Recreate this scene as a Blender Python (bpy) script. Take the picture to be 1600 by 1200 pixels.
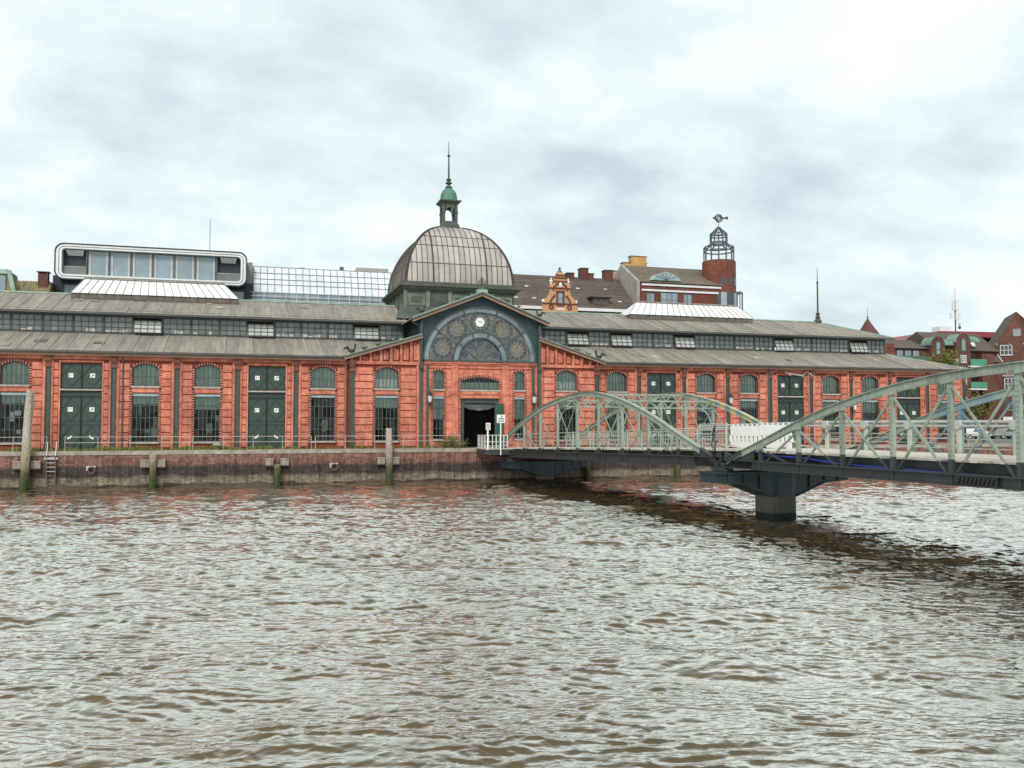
import bpy, math, random
import numpy as np
from mathutils import Vector, Matrix
R = math.radians
random.seed(7)
for o in list(bpy.data.objects):
    bpy.data.objects.remove(o, do_unlink=True)
SC = bpy.context.scene
COL = SC.collection

# ------------------------------------------------------------------ camera
CAMP = (-19.263, -74.078, 4.80)
cam = bpy.data.cameras.new('camera')
cam.sensor_width = 36.0
cam.lens = 36.0 * 1402.5 / 1600.0
cam.clip_start = 0.1
cam.clip_end = 3000
co = bpy.data.objects.new('camera', cam)
co.location = CAMP
co.rotation_euler = (R(90) + 0.0442, 0, -0.29327)
COL.objects.link(co)
SC.camera = co

# ------------------------------------------------------------------ sky
SUN_EL, SUN_AZ = 42.0, 205.0      # degrees; azimuth clockwise from +Y
w = bpy.data.worlds.new('World')
SC.world = w
w.use_nodes = True
nt = w.node_tree
nt.nodes.clear()
def wn(t, **k):
    n = nt.nodes.new(t)
    for a, b in k.items():
        setattr(n, a, b)
    return n
L = nt.links.new
out = wn('ShaderNodeOutputWorld')
bg = wn('ShaderNodeBackground')
bg.inputs['Strength'].default_value = 0.10
sky = wn('ShaderNodeTexSky', sky_type='NISHITA', sun_disc=False)
sky.sun_elevation = R(SUN_EL)
sky.sun_rotation = R(SUN_AZ)
sky.air_density = 1.0
sky.dust_density = 2.0
tc = wn('ShaderNodeTexCoord')
sep = wn('ShaderNodeSeparateXYZ')
L(tc.outputs['Generated'], sep.inputs[0])
def wmath(op, a, b=None, clamp=False):
    m = wn('ShaderNodeMath', operation=op, use_clamp=clamp)
    for i, s in enumerate((a, b)):
        if s is None:
            continue
        if isinstance(s, (int, float)):
            m.inputs[i].default_value = s
        else:
            L(s, m.inputs[i])
    return m.outputs[0]
zz = wmath('MAXIMUM', sep.outputs['Z'], 0.0)
den = wmath('ADD', zz, 0.34)
cx = wmath('DIVIDE', sep.outputs['X'], den)
cy = wmath('DIVIDE', sep.outputs['Y'], den)
comb = wn('ShaderNodeCombineXYZ')
L(cx, comb.inputs[0]); L(cy, comb.inputs[1])
def wnoise(scale, detail, rough, dist, off):
    mp = wn('ShaderNodeMapping')
    mp.inputs['Location'].default_value = off
    mp.inputs['Scale'].default_value = (1.0, 1.25, 1.0)
    L(comb.outputs[0], mp.inputs[0])
    n = wn('ShaderNodeTexNoise')
    n.inputs['Scale'].default_value = scale
    n.inputs['Detail'].default_value = detail
    n.inputs['Roughness'].default_value = rough
    n.inputs['Distortion'].default_value = dist
    L(mp.outputs[0], n.inputs['Vector'])
    return n.outputs['Fac']
n1 = wnoise(1.9, 11, 0.54, 0.15, (5.4, 2.2, 0))
n2 = wnoise(5.0, 9, 0.58, 0.1, (8.3, 4.1, 2))
n3 = wnoise(0.8, 3, 0.5, 0.0, (1.3, 9.7, 5))
mixn = wmath('ADD', wmath('MULTIPLY', n1, 0.68), wmath('ADD', wmath('MULTIPLY', n2, 0.24), wmath('MULTIPLY', n3, 0.10)))
ramp = wn('ShaderNodeValToRGB')
e = ramp.color_ramp.elements
e[0].position = 0.39; e[0].color = (3.5, 4.1, 4.45, 1)
e[1].position = 0.665; e[1].color = (6.2, 6.4, 6.3, 1)
m = ramp.color_ramp.elements.new(0.465); m.color = (4.25, 4.95, 5.15, 1)
m = ramp.color_ramp.elements.new(0.53); m.color = (5.0, 5.6, 5.65, 1)
m = ramp.color_ramp.elements.new(0.592); m.color = (5.7, 6.15, 6.1, 1)
L(mixn, ramp.inputs[0])
mx = wn('ShaderNodeMix', data_type='RGBA')
mx.inputs[0].default_value = 0.93          # nearly closed cloud cover, the blue thinly through
L(sky.outputs[0], mx.inputs[6]); L(ramp.outputs[0], mx.inputs[7])
L(mx.outputs[2], bg.inputs['Color'])
L(bg.outputs[0], out.inputs[0])

# ------------------------------------------------------------------ sun (veiled)
sl = bpy.data.lights.new('sun', 'SUN')
sl.energy = 1.5
sl.angle = R(18)
sl.color = (1.0, 0.96, 0.90)
so = bpy.data.objects.new('sun', sl)
a, el = R(SUN_AZ), R(SUN_EL)
dirv = Vector((math.sin(a) * math.cos(el), math.cos(a) * math.cos(el), math.sin(el)))
so.rotation_euler = dirv.to_track_quat('Z', 'Y').to_euler()
so.location = dirv * 150
COL.objects.link(so)

# ------------------------------------------------------------------ exposure
vs = SC.view_settings
vs.view_transform = 'Standard'
vs.look = 'None'
vs.exposure = 0.83
vs.gamma = 1.0
vs.use_curve_mapping = False
SC.render.engine = 'CYCLES'
SC.cycles.use_denoising = True
SC.cycles.max_bounces = 8
SC.cycles.transparent_max_bounces = 12

# ------------------------------------------------------------------ mesh helpers
ORIG = {}
class MB:
    def __init__(s):
        s.v = []; s.f = []; s.m = []
    def add(s, vs, fs, mi=0):
        b = len(s.v)
        s.v += [tuple(p) for p in vs]
        for f in fs:
            s.f.append(tuple(i + b for i in f)); s.m.append(mi)
        return s
    def box(s, x0, x1, y0, y1, z0, z1, mi=0):
        return s.add([(x0,y0,z0),(x1,y0,z0),(x1,y1,z0),(x0,y1,z0),(x0,y0,z1),(x1,y0,z1),(x1,y1,z1),(x0,y1,z1)],
                     [(0,3,2,1),(4,5,6,7),(0,1,5,4),(1,2,6,5),(2,3,7,6),(3,0,4,7)], mi)
    def poly(s, pts, mi=0):
        return s.add(pts, [tuple(range(len(pts)))], mi)
    def bar(s, p, q, wd, ht, side=None, mi=0):
        p = Vector(p); q = Vector(q); ax = (q - p).normalized()
        if side is None:
            side = ax.cross(Vector((0,0,1)))
            if side.length < 1e-4: side = Vector((1,0,0))
        sd = Vector(side); sd = (sd - ax * sd.dot(ax)).normalized()
        up = sd.cross(ax).normalized()
        a = sd * wd / 2; b = up * ht / 2
        return s.add([p-a-b, p+a-b, p+a+b, p-a+b, q-a-b, q+a-b, q+a+b, q-a+b],
                     [(0,3,2,1),(4,5,6,7),(0,1,5,4),(1,2,6,5),(2,3,7,6),(3,0,4,7)], mi)
    def cyl(s, p, q, r, n=8, r2=None, mi=0, caps=True):
        p = Vector(p); q = Vector(q); ax = (q - p).normalized()
        r2 = r if r2 is None else r2
        sd = ax.cross(Vector((0,0,1)))
        if sd.length < 1e-3: sd = Vector((1,0,0))
        sd.normalize(); up = sd.cross(ax)
        vs = []
        for c, rr in ((p, r), (q, r2)):
            for k in range(n):
                t = 2 * math.pi * k / n
                vs.append(c + sd * rr * math.cos(t) + up * rr * math.sin(t))
        fs = [(k, (k+1) % n, n + (k+1) % n, n + k) for k in range(n)]
        if caps:
            fs += [tuple(range(n-1, -1, -1)), tuple(range(n, 2*n))]
        return s.add(vs, fs, mi)
    def tube(s, pts, r, n=6, mi=0):
        pts = [Vector(p) for p in pts]; vs = []; m_ = len(pts)
        ref = None
        for i, p in enumerate(pts):
            ax = (pts[min(i+1, m_-1)] - pts[max(i-1, 0)]).normalized()
            if ref is None:
                ref = ax.cross(Vector((0, 0, 1)))
                if ref.length < 1e-3: ref = Vector((1, 0, 0))
            sd = (ref - ax * ref.dot(ax)).normalized(); ref = sd; up = sd.cross(ax)
            for k in range(n):
                t = 2 * math.pi * k / n
                vs.append(p + sd * r * math.cos(t) + up * r * math.sin(t))
        fs = [(i*n + k, i*n + (k+1) % n, (i+1)*n + (k+1) % n, (i+1)*n + k) for i in range(m_ - 1) for k in range(n)]
        fs += [tuple(range(n-1, -1, -1)), tuple(range((m_-1)*n, m_*n))]
        return s.add(vs, fs, mi)
    def lathe(s, cx, cy, prof, n=16, mi=0, sx=1, sy=1):
        vs = []
        for r, z in prof:
            for k in range(n):
                t = 2 * math.pi * (k + .5) / n
                vs.append((cx + sx * r * math.cos(t), cy + sy * r * math.sin(t), z))
        fs = []
        for i in range(len(prof) - 1):
            for k in range(n):
                fs.append((i*n + k, i*n + (k+1) % n, (i+1)*n + (k+1) % n, (i+1)*n + k))
        fs += [tuple(range(n-1, -1, -1)), tuple(range((len(prof)-1)*n, len(prof)*n))]
        return s.add(vs, fs, mi)
    def prism(s, pts, d, mi=0):
        """pts: planar polygon (3d), extruded by vector d"""
        n = len(pts); d = Vector(d)
        P = [Vector(p) for p in pts]
        vs = P + [p + d for p in P]
        fs = [tuple(range(n-1, -1, -1)), tuple(range(n, 2*n))] + [(k, (k+1) % n, n + (k+1) % n, n + k) for k in range(n)]
        return s.add(vs, fs, mi)
    def ell(s, c, r, n=8, k=6, rot=0.0, mi=0):
        """ellipsoid, rotated about Y by rot"""
        vs = []; fs = []
        ca, sa = math.cos(rot), math.sin(rot)
        for i in range(k + 1):
            ph = math.pi * i / k
            for j in range(n):
                th = 2 * math.pi * j / n
                x = r[0] * math.sin(ph) * math.cos(th); y = r[1] * math.sin(ph) * math.sin(th); z = r[2] * math.cos(ph)
                vs.append((c[0] + x*ca + z*sa, c[1] + y, c[2] - x*sa + z*ca))
        for i in range(k):
            for j in range(n):
                fs.append((i*n+j, i*n+(j+1) % n, (i+1)*n+(j+1) % n, (i+1)*n+j))
        return s.add(vs, fs, mi)
    def ring(s, c, r0, r1, y0, y1, a0=0, a1=360, n=32, mi=0, ez=1.0):
        """flat ring (or arc) standing in the XZ plane"""
        full = abs(a1 - a0 - 360) < 1e-6
        A = [R(a0 + (a1 - a0) * i / n) for i in range(n + (0 if full else 1))]
        vs = []
        for t in A:
            for rr in (r0, r1):
                for yy in (y0, y1):
                    vs.append((c[0] + rr * math.cos(t), yy, c[1] + rr * ez * math.sin(t)))
        fs = []
        m_ = len(A)
        for i in range(m_ if full else m_ - 1):
            a = i * 4; b = ((i + 1) % m_) * 4
            fs += [(a, b, b+2, a+2), (a+1, a+3, b+3, b+1), (a, a+1, b+1, b), (a+2, b+2, b+3, a+3)]
        return s.add(vs, fs, mi)
    def build(s, name, mats, parent=None, label=None, cat=None, group=None, kind=None, smooth=False):
        if not s.v:
            return None
        V = np.array(s.v, dtype=float)
        lo = V.min(0); hi = V.max(0)
        c = np.array([(lo[0]+hi[0])/2, (lo[1]+hi[1])/2, lo[2]])
        me = bpy.data.meshes.new(name)
        me.from_pydata([tuple(x) for x in (V - c)], [], s.f)
        if not isinstance(mats, (list, tuple)): mats = [mats]
        for mm in mats: me.materials.append(mm)
        if len(mats) > 1:
            me.polygons.foreach_set('material_index', s.m)
        if smooth:
            me.polygons.foreach_set('use_smooth', [True] * len(me.polygons))
        me.validate(); me.update()
        return place(bpy.data.objects.new(name, me), Vector(c), parent, label, cat, group, kind)
def place(o, loc, parent=None, label=None, cat=None, group=None, kind=None):
    COL.objects.link(o)
    ORIG[o.name] = Vector(loc)
    if parent is not None:
        o.parent = parent
        o.location = Vector(loc) - ORIG[parent.name]
    else:
        o.location = loc
    if label: o['label'] = label
    if cat: o['category'] = cat
    if group: o['group'] = group
    if kind: o['kind'] = kind
    return o
def thing(name, loc, label, cat, group=None):
    return place(bpy.data.objects.new(name, None), Vector(loc), None, label, cat, group)
def dup(src, delta, parent=None, label=None):
    """copy an object with its children, moved by delta"""
    d = Vector(delta)
    c = src.copy()
    c.parent = None
    place(c, ORIG[src.name] + d, parent)
    if label: c['label'] = label
    for ch in list(src.children):
        k = ch.copy(); k.parent = None
        place(k, ORIG[ch.name] + d, c)
    return c

# ------------------------------------------------------------------ materials
MATS = {}
def base_mat(name):
    m = bpy.data.materials.new(name)
    m.use_nodes = True
    n = m.node_tree.nodes; n.clear()
    o = n.new('ShaderNodeOutputMaterial'); b = n.new('ShaderNodeBsdfPrincipled')
    m.node_tree.links.new(b.outputs[0], o.inputs[0])
    MATS[name] = m
    return m, m.node_tree, b
def node(t, ty, ins=None, **k):
    n = t.nodes.new(ty)
    for a_, b_ in k.items(): setattr(n, a_, b_)
    for a_, b_ in (ins or {}).items():
        if hasattr(b_, 'is_linked') or isinstance(b_, bpy.types.NodeSocket): t.links.new(b_, n.inputs[a_])
        else: n.inputs[a_].default_value = b_
    return n
def rgba(c): return (c[0], c[1], c[2], 1)
def rampn(t, fac, stops):
    r = t.nodes.new('ShaderNodeValToRGB')
    t.links.new(fac, r.inputs[0])
    el = r.color_ramp.elements
    while len(el) < len(stops): el.new(0.5)
    for e_, (p_, c_) in zip(el, stops):
        e_.position = p_; e_.color = rgba(c_)
    return r.outputs[0]
def M(name, c1, c2=None, scale=3.0, rough=0.6, metal=0.0, bump=0.0, detail=6, stretch=(1,1,1), vary=0.0, spec=0.5, space='pos'):
    """plain material: two colours mixed by noise, optional per-object variation and fine relief"""
    m, t, b = base_mat(name)
    b.inputs['Roughness'].default_value = rough
    b.inputs['Metallic'].default_value = metal
    b.inputs['Specular IOR Level'].default_value = spec
    g = node(t, 'ShaderNodeNewGeometry').outputs['Position'] if space == 'pos' else node(t, 'ShaderNodeTexCoord').outputs['Object']
    mp = node(t, 'ShaderNodeMapping', {'Vector': g, 'Scale': stretch})
    nz = node(t, 'ShaderNodeTexNoise', {'Vector': mp.outputs[0], 'Scale': scale, 'Detail': detail, 'Roughness': 0.6})
    c2 = c2 or tuple(x * 0.75 for x in c1)
    col = rampn(t, nz.outputs['Fac'], [(0.32, c2), (0.66, c1)])
    if vary:
        oi = node(t, 'ShaderNodeObjectInfo')
        mr = node(t, 'ShaderNodeMapRange', {'Value': oi.outputs['Random'], 'To Min': 1 - vary, 'To Max': 1 + vary})
        hs = node(t, 'ShaderNodeHueSaturation', {'Color': col, 'Value': mr.outputs[0]})
        col = hs.outputs[0]
    t.links.new(col, b.inputs['Base Color'])
    if bump:
        nb = node(t, 'ShaderNodeTexNoise', {'Vector': mp.outputs[0], 'Scale': scale * 6, 'Detail': 5})
        bp = node(t, 'ShaderNodeBump', {'Height': nb.outputs['Fac'], 'Strength': bump, 'Distance': 0.02})
        t.links.new(bp.outputs[0], b.inputs['Normal'])
    return m
def brick_mat(name, c1, c2, mortar, bw=0.25, bh=0.075, blot=0.35, rough=0.85, light=None):
    m, t, b = base_mat(name)
    b.inputs['Roughness'].default_value = rough
    b.inputs['Specular IOR Level'].default_value = 0.25
    g = node(t, 'ShaderNodeNewGeometry')
    s = node(t, 'ShaderNodeSeparateXYZ', {0: g.outputs['Position']})
    ad = node(t, 'ShaderNodeMath', {0: s.outputs[0], 1: s.outputs[1]}, operation='ADD')
    cb = node(t, 'ShaderNodeCombineXYZ', {0: ad.outputs[0], 1: s.outputs[2]})
    br = node(t, 'ShaderNodeTexBrick', {'Vector': cb.outputs[0], 'Scale': 1.0, 'Mortar Size': 0.008, 'Brick Width': bw, 'Row Height': bh,
              'Color1': rgba(c1), 'Color2': rgba(c2), 'Mortar': rgba(mortar), 'Bias': 0.0})
    nz = node(t, 'ShaderNodeTexNoise', {'Vector': g.outputs['Position'], 'Scale': 1.6, 'Detail': 9, 'Roughness': 0.72})
    lt = light or tuple(min(1, x * 1.35 + 0.04) for x in c1)
    bl = rampn(t, nz.outputs['Fac'], [(0.36, tuple(x * 0.62 for x in c2)), (0.5, c1), (0.66, lt)])
    mx = node(t, 'ShaderNodeMix', {0: blot, 6: br.outputs[0], 7: bl}, data_type='RGBA')
    nf = node(t, 'ShaderNodeTexNoise', {'Vector': g.outputs['Position'], 'Scale': 14.0, 'Detail': 3})
    hs = node(t, 'ShaderNodeHueSaturation', {'Color': mx.outputs[2], 'Value': node(t, 'ShaderNodeMapRange', {'Value': nf.outputs['Fac'], 'From Min': .3, 'From Max': .7, 'To Min': 0.72, 'To Max': 1.3}).outputs[0]})
    # rain streaks: soot running down in narrow vertical stripes
    mp = node(t, 'ShaderNodeMapping', {'Vector': cb.outputs[0], 'Scale': (2.2, 0.25, 1)})
    st = node(t, 'ShaderNodeTexNoise', {'Vector': mp.outputs[0], 'Scale': 1.5, 'Detail': 6, 'Roughness': .65})
    sv = node(t, 'ShaderNodeMapRange', {'Value': st.outputs['Fac'], 'From Min': .35, 'From Max': .6, 'To Min': 0.78, 'To Max': 1.05})
    h2 = node(t, 'ShaderNodeHueSaturation', {'Color': hs.outputs[0], 'Value': sv.outputs[0]})
    # every course a little different, and broad soot clouds
    oi = node(t, 'ShaderNodeObjectInfo')
    bg_ = node(t, 'ShaderNodeTexNoise', {'Vector': g.outputs['Position'], 'Scale': 0.33, 'Detail': 5, 'Roughness': .6})
    v3 = node(t, 'ShaderNodeMath', {0: node(t, 'ShaderNodeMapRange', {'Value': oi.outputs['Random'], 'To Min': .88, 'To Max': 1.1}).outputs[0],
                                    1: node(t, 'ShaderNodeMapRange', {'Value': bg_.outputs['Fac'], 'From Min': .35, 'From Max': .6, 'To Min': .74, 'To Max': 1.06}).outputs[0]}, operation='MULTIPLY')
    h3 = node(t, 'ShaderNodeHueSaturation', {'Color': h2.outputs[0], 'Value': v3.outputs[0]})
    t.links.new(h3.outputs[0], b.inputs['Base Color'])
    bp = node(t, 'ShaderNodeBump', {'Height': br.outputs['Fac'], 'Strength': 0.5, 'Distance': -0.01})
    t.links.new(bp.outputs[0], b.inputs['Normal'])
    return m
def glass_mat(name, tint, ior=1.5, rough=0.02, gloss=(1,1,1)):
    m = bpy.data.materials.new(name); m.use_nodes = True
    t = m.node_tree; t.nodes.clear()
    o = t.nodes.new('ShaderNodeOutputMaterial')
    tr = node(t, 'ShaderNodeBsdfTransparent', {'Color': rgba(tint)})
    nz = node(t, 'ShaderNodeTexNoise', {'Vector': node(t, 'ShaderNodeNewGeometry').outputs['Position'], 'Scale': 1.2, 'Detail': 2})
    bp = node(t, 'ShaderNodeBump', {'Height': nz.outputs['Fac'], 'Strength': 0.12, 'Distance': 0.05})
    gl = node(t, 'ShaderNodeBsdfGlossy', {'Color': rgba(gloss), 'Roughness': rough, 'Normal': bp.outputs[0]})
    fr = node(t, 'ShaderNodeFresnel', {'IOR': ior})
    mx = node(t, 'ShaderNodeMixShader', {0: fr.outputs[0], 1: tr.outputs[0], 2: gl.outputs[0]})
    t.links.new(mx.outputs[0], o.inputs[0])
    MATS[name] = m
    return m

BRICK = brick_mat('brick', (0.62, 0.190, 0.122), (0.49, 0.122, 0.078), (0.45, 0.28, 0.21), light=(0.78, 0.38, 0.28), blot=.45)
BRICKD = brick_mat('brick_joint', (0.26, 0.058, 0.034), (0.19, 0.04, 0.025), (0.15, 0.075, 0.05))
GAPSHADE = M('gap_shade', (0.028, 0.022, 0.02), (0.018, 0.015, 0.014), 8, 0.45)  # near-black strips: shade between the header bricks put into the colour
BROWNB = brick_mat('brown_brick', (0.155, 0.062, 0.045), (0.11, 0.043, 0.032), (0.13, 0.09, 0.075), blot=0.3, light=(0.2, 0.09, 0.065))
REDB = brick_mat('red_brown_brick', (0.20, 0.064, 0.041), (0.15, 0.046, 0.03), (0.2, 0.1, 0.08), blot=0.3, light=(0.32, 0.11, 0.07))
STEEL = M('green_steel', (0.055, 0.075, 0.064), (0.035, 0.05, 0.044), 2, 0.55)
DOORG = M('door_green', (0.030, 0.062, 0.050), (0.020, 0.043, 0.035), 1.5, 0.6, stretch=(6, 6, .4))
DOORL = M('door_moulding', (0.022, 0.036, 0.034), None, 3, 0.6)
GABLE = M('gable_paint', (0.020, 0.045, 0.055), (0.012, 0.028, 0.036), 0.6, 0.5)
PALEB = M('pale_blue_iron', (0.20, 0.255, 0.285), (0.075, 0.115, 0.135), 0.9, 0.4)
BARS = M('window_bars', (0.075, 0.10, 0.095), (0.045, 0.065, 0.06), 3, 0.5)
SILL = M('sill_stone', (0.42, 0.38, 0.33), (0.26, 0.22, 0.19), 4, 0.8)
LINTEL = M('lintel_steel', (0.33, 0.42, 0.45), (0.2, 0.26, 0.28), 2, 0.5)
CURT = M('curtain', (0.40, 0.49, 0.44), (0.31, 0.39, 0.345), 0.8, 0.9, stretch=(4, 1, .15))
CURTW = M('pale_blind', (0.80, 0.84, 0.82), (0.7, 0.74, 0.72), 2, 0.9)
DARK = M('dark_interior', (0.02, 0.02, 0.02), None, 1, 0.9)  # near-black: the gloom inside the hall put into the colour
GLASS = glass_mat('window_glass', (0.84, 0.90, 0.88))
ROOF = M('roof_sheet', (0.285, 0.253, 0.208), (0.165, 0.147, 0.121), 0.9, 0.75, vary=0.11, detail=9, bump=0.2, stretch=(3.0, .35, .35))
ROOFS = M('roof_seam', (0.42, 0.385, 0.325), (0.22, 0.205, 0.175), 2, 0.7, vary=0.3)
COPPER = M('verdigris', (0.32, 0.46, 0.37), (0.17, 0.26, 0.21), 1.5, 0.65)
COPPERG = M('bright_verdigris', (0.085, 0.225, 0.155), (0.045, 0.12, 0.085), 2.5, 0.6, stretch=(3, 3, .5))
GUTTER = M('gutter', (0.085, 0.085, 0.075), (0.055, 0.055, 0.05), 1.5, 0.5)
FASCIA = M('fascia_wood', (0.33, 0.22, 0.15), (0.21, 0.14, 0.10), 1.2, 0.7, stretch=(.4, 2, 4))
CLERE = M('clerestory_frame', (0.055, 0.068, 0.065), (0.035, 0.045, 0.045), 2, 0.6)
SKYG = M('skylight_glass', (0.78, 0.80, 0.78), (0.62, 0.64, 0.62), 0.8, 0.35, vary=0.08)
SKYC = M('skylight_curb', (0.15, 0.13, 0.105), (0.07, 0.06, 0.05), 1.6, 0.8)
DOMEP = M('dome_pane', (0.40, 0.36, 0.325), (0.30, 0.27, 0.245), 0.8, 0.3, vary=0.13)
DOMER = M('dome_rib', (0.055, 0.042, 0.033), (0.03, 0.024, 0.02), 3, 0.5)
DRUM = M('drum_metal', (0.075, 0.085, 0.068), (0.04, 0.048, 0.04), 1.2, 0.6)
DRUMP = M('drum_panel', (0.17, 0.19, 0.15), (0.08, 0.09, 0.07), 1.4, 0.7)
WHITE = M('white_paint', (0.80, 0.80, 0.77), (0.68, 0.68, 0.65), 3, 0.6)
BLACK = M('black_paint', (0.015, 0.015, 0.015), None, 3, 0.5)
BRG = M('bridge_green', (0.315, 0.365, 0.30), (0.215, 0.27, 0.22), 1.6, 0.5, detail=9)
def weather(m, rust=(0.17, 0.075, 0.035), lo=.60, hi=.70, scale=2.3, amt=.8, zs=.5):
    """rust and grime breaking through the paint"""
    t = m.node_tree; b = next(n for n in t.nodes if n.type == 'BSDF_PRINCIPLED')
    src = b.inputs['Base Color'].links[0].from_socket
    g = node(t, 'ShaderNodeNewGeometry')
    mp = node(t, 'ShaderNodeMapping', {'Vector': g.outputs['Position'], 'Scale': (1, 1, zs), 'Location': (5, 3, 1)})
    n1_ = node(t, 'ShaderNodeTexNoise', {'Vector': mp.outputs[0], 'Scale': scale, 'Detail': 9, 'Roughness': .72})
    f = node(t, 'ShaderNodeMapRange', {'Value': n1_.outputs['Fac'], 'From Min': lo, 'From Max': hi, 'To Max': amt})
    mx_ = node(t, 'ShaderNodeMix', {0: f.outputs[0], 6: src, 7: rgba(rust)}, data_type='RGBA')
    t.links.new(mx_.outputs[2], b.inputs['Base Color'])
weather(BRG, lo=.585, hi=.66, amt=.85); weather(BRG, (0.13, 0.15, 0.115), .50, .66, 1.3, .6, .2)
BRD = M('bridge_black', (0.042, 0.047, 0.050), (0.024, 0.028, 0.03), 1.8, 0.5)
BRB = M('bridge_primer_blue', (0.13, 0.22, 0.30), (0.30, 0.36, 0.30), 0.9, 0.5)
BRY = M('bridge_primer_yellow', (0.50, 0.42, 0.16), (0.33, 0.38, 0.28), 1.4, 0.6)
PLANK = M('deck_plank', (0.60, 0.56, 0.47), (0.38, 0.34, 0.28), 2, 0.85, vary=0.22, stretch=(.5, 3, 3))
BEAM = M('pier_beam', (0.018, 0.045, 0.056), (0.010, 0.022, 0.028), 0.8, 0.4)
HOSE = M('blue_hose', (0.018, 0.04, 0.28), (0.012, 0.025, 0.2), 3, 0.4)
GALV = M('galvanised', (0.48, 0.50, 0.49), (0.34, 0.36, 0.35), 4, 0.45, metal=0.3)
RUST = M('rusty_iron', (0.17, 0.12, 0.09), (0.07, 0.05, 0.04), 4, 0.8)
TIMB = M('weathered_timber', (0.36, 0.31, 0.25), (0.13, 0.105, 0.085), 3, 0.9, stretch=(5, 5, .5), bump=.6)
def band_mat(name, bands, nscale=0.5, namp=0.5, grain=6.0, gamp=0.25, bump=0.5, zofs=0.0):
    """colour by height above the water with ragged edges: tide marks"""
    m, t, b = base_mat(name)
    b.inputs['Roughness'].default_value = 0.85
    b.inputs['Specular IOR Level'].default_value = 0.3
    g = node(t, 'ShaderNodeNewGeometry')
    s = node(t, 'ShaderNodeSeparateXYZ', {0: g.outputs['Position']})
    mp = node(t, 'ShaderNodeMapping', {'Vector': g.outputs['Position'], 'Scale': (1, 1, 1.8)})
    n = node(t, 'ShaderNodeTexNoise', {'Vector': mp.outputs[0], 'Scale': nscale, 'Detail': 8, 'Roughness': .65})
    nn = node(t, 'ShaderNodeMapRange', {'Value': n.outputs['Fac'], 'To Min': -namp, 'To Max': namp})
    z = node(t, 'ShaderNodeMath', {0: s.outputs[2], 1: nn.outputs[0]}, operation='ADD')
    lo, hi = bands[0][0], bands[-1][0]
    f = node(t, 'ShaderNodeMapRange', {'Value': z.outputs[0], 'From Min': lo, 'From Max': hi})
    col = rampn(t, f.outputs[0], [((z_ - lo) / (hi - lo), c_) for z_, c_ in bands])
    n2 = node(t, 'ShaderNodeTexNoise', {'Vector': g.outputs['Position'], 'Scale': grain, 'Detail': 6, 'Roughness': .7})
    v = node(t, 'ShaderNodeMapRange', {'Value': n2.outputs['Fac'], 'From Min': .3, 'From Max': .7, 'To Min': 1 - gamp, 'To Max': 1 + gamp})
    hs = node(t, 'ShaderNodeHueSaturation', {'Color': col, 'Value': v.outputs[0]})
    t.links.new(hs.outputs[0], b.inputs['Base Color'])
    bp = node(t, 'ShaderNodeBump', {'Height': n2.outputs['Fac'], 'Strength': bump, 'Distance': 0.04})
    t.links.new(bp.outputs[0], b.inputs['Normal'])
    return m, t, b
QUAY, _t, _b = band_mat('quay_masonry', [(-0.3, (0.05, 0.04, 0.03)), (0.22, (0.065, 0.05, 0.036)), (0.34, (0.25, 0.205, 0.155)), (0.74, (0.19, 0.155, 0.115)),
                             (0.98, (0.06, 0.048, 0.042)), (1.55, (0.07, 0.054, 0.05)), (1.78, (0.21, 0.11, 0.085)), (2.6, (0.28, 0.155, 0.12))], 0.7, 0.34, 5, 0.55)
_src = _b.inputs['Base Color'].links[0].from_socket
_g = node(_t, 'ShaderNodeNewGeometry'); _s = node(_t, 'ShaderNodeSeparateXYZ', {0: _g.outputs['Position']})
_c = node(_t, 'ShaderNodeCombineXYZ', {0: _s.outputs[0], 1: _s.outputs[2]})
_br = node(_t, 'ShaderNodeTexBrick', {'Vector': _c.outputs[0], 'Scale': 1.0, 'Mortar Size': .014, 'Brick Width': .46, 'Row Height': .145, 'Color1': (1.12, 1.08, 1.05, 1), 'Color2': (.70, .70, .72, 1), 'Mortar': (.52, .5, .48, 1)})
_m = node(_t, 'ShaderNodeMix', {0: 1.0, 6: _src, 7: _br.outputs[0]}, data_type='RGBA', blend_type='MULTIPLY')
_n = node(_t, 'ShaderNodeTexNoise', {'Vector': _g.outputs['Position'], 'Scale': 3.4, 'Detail': 5, 'Roughness': .7})
_f = node(_t, 'ShaderNodeMapRange', {'Value': _n.outputs['Fac'], 'From Min': .66, 'From Max': .70, 'To Max': .7})
_m2 = node(_t, 'ShaderNodeMix', {0: _f.outputs[0], 6: _m.outputs[2], 7: (.46, .42, .36, 1)}, data_type='RGBA')
_mp = node(_t, 'ShaderNodeMapping', {'Vector': _g.outputs['Position'], 'Scale': (2.5, 2.5, .22)})
_n2 = node(_t, 'ShaderNodeTexNoise', {'Vector': _mp.outputs[0], 'Scale': 1.4, 'Detail': 6, 'Roughness': .65})
_h = node(_t, 'ShaderNodeHueSaturation', {'Color': _m2.outputs[2], 'Value': node(_t, 'ShaderNodeMapRange', {'Value': _n2.outputs['Fac'], 'From Min': .35, 'From Max': .62, 'To Min': .5, 'To Max': 1.12}).outputs[0]})
_t.links.new(_h.outputs[0], _b.inputs['Base Color'])
PILEM, _t, _b = band_mat('pile_timber', [(-0.3, (0.045, 0.055, 0.02)), (0.6, (0.05, 0.062, 0.022)), (1.3, (0.085, 0.085, 0.04)), (2.0, (0.26, 0.22, 0.16)), (4.0, (0.38, 0.33, 0.27))], 1.5, 0.45, 9, 0.5, 0.8)
COPING = M('coping_stone', (0.37, 0.33, 0.275), (0.18, 0.16, 0.135), 2.2, 0.85, vary=0.10, bump=.5)
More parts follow.
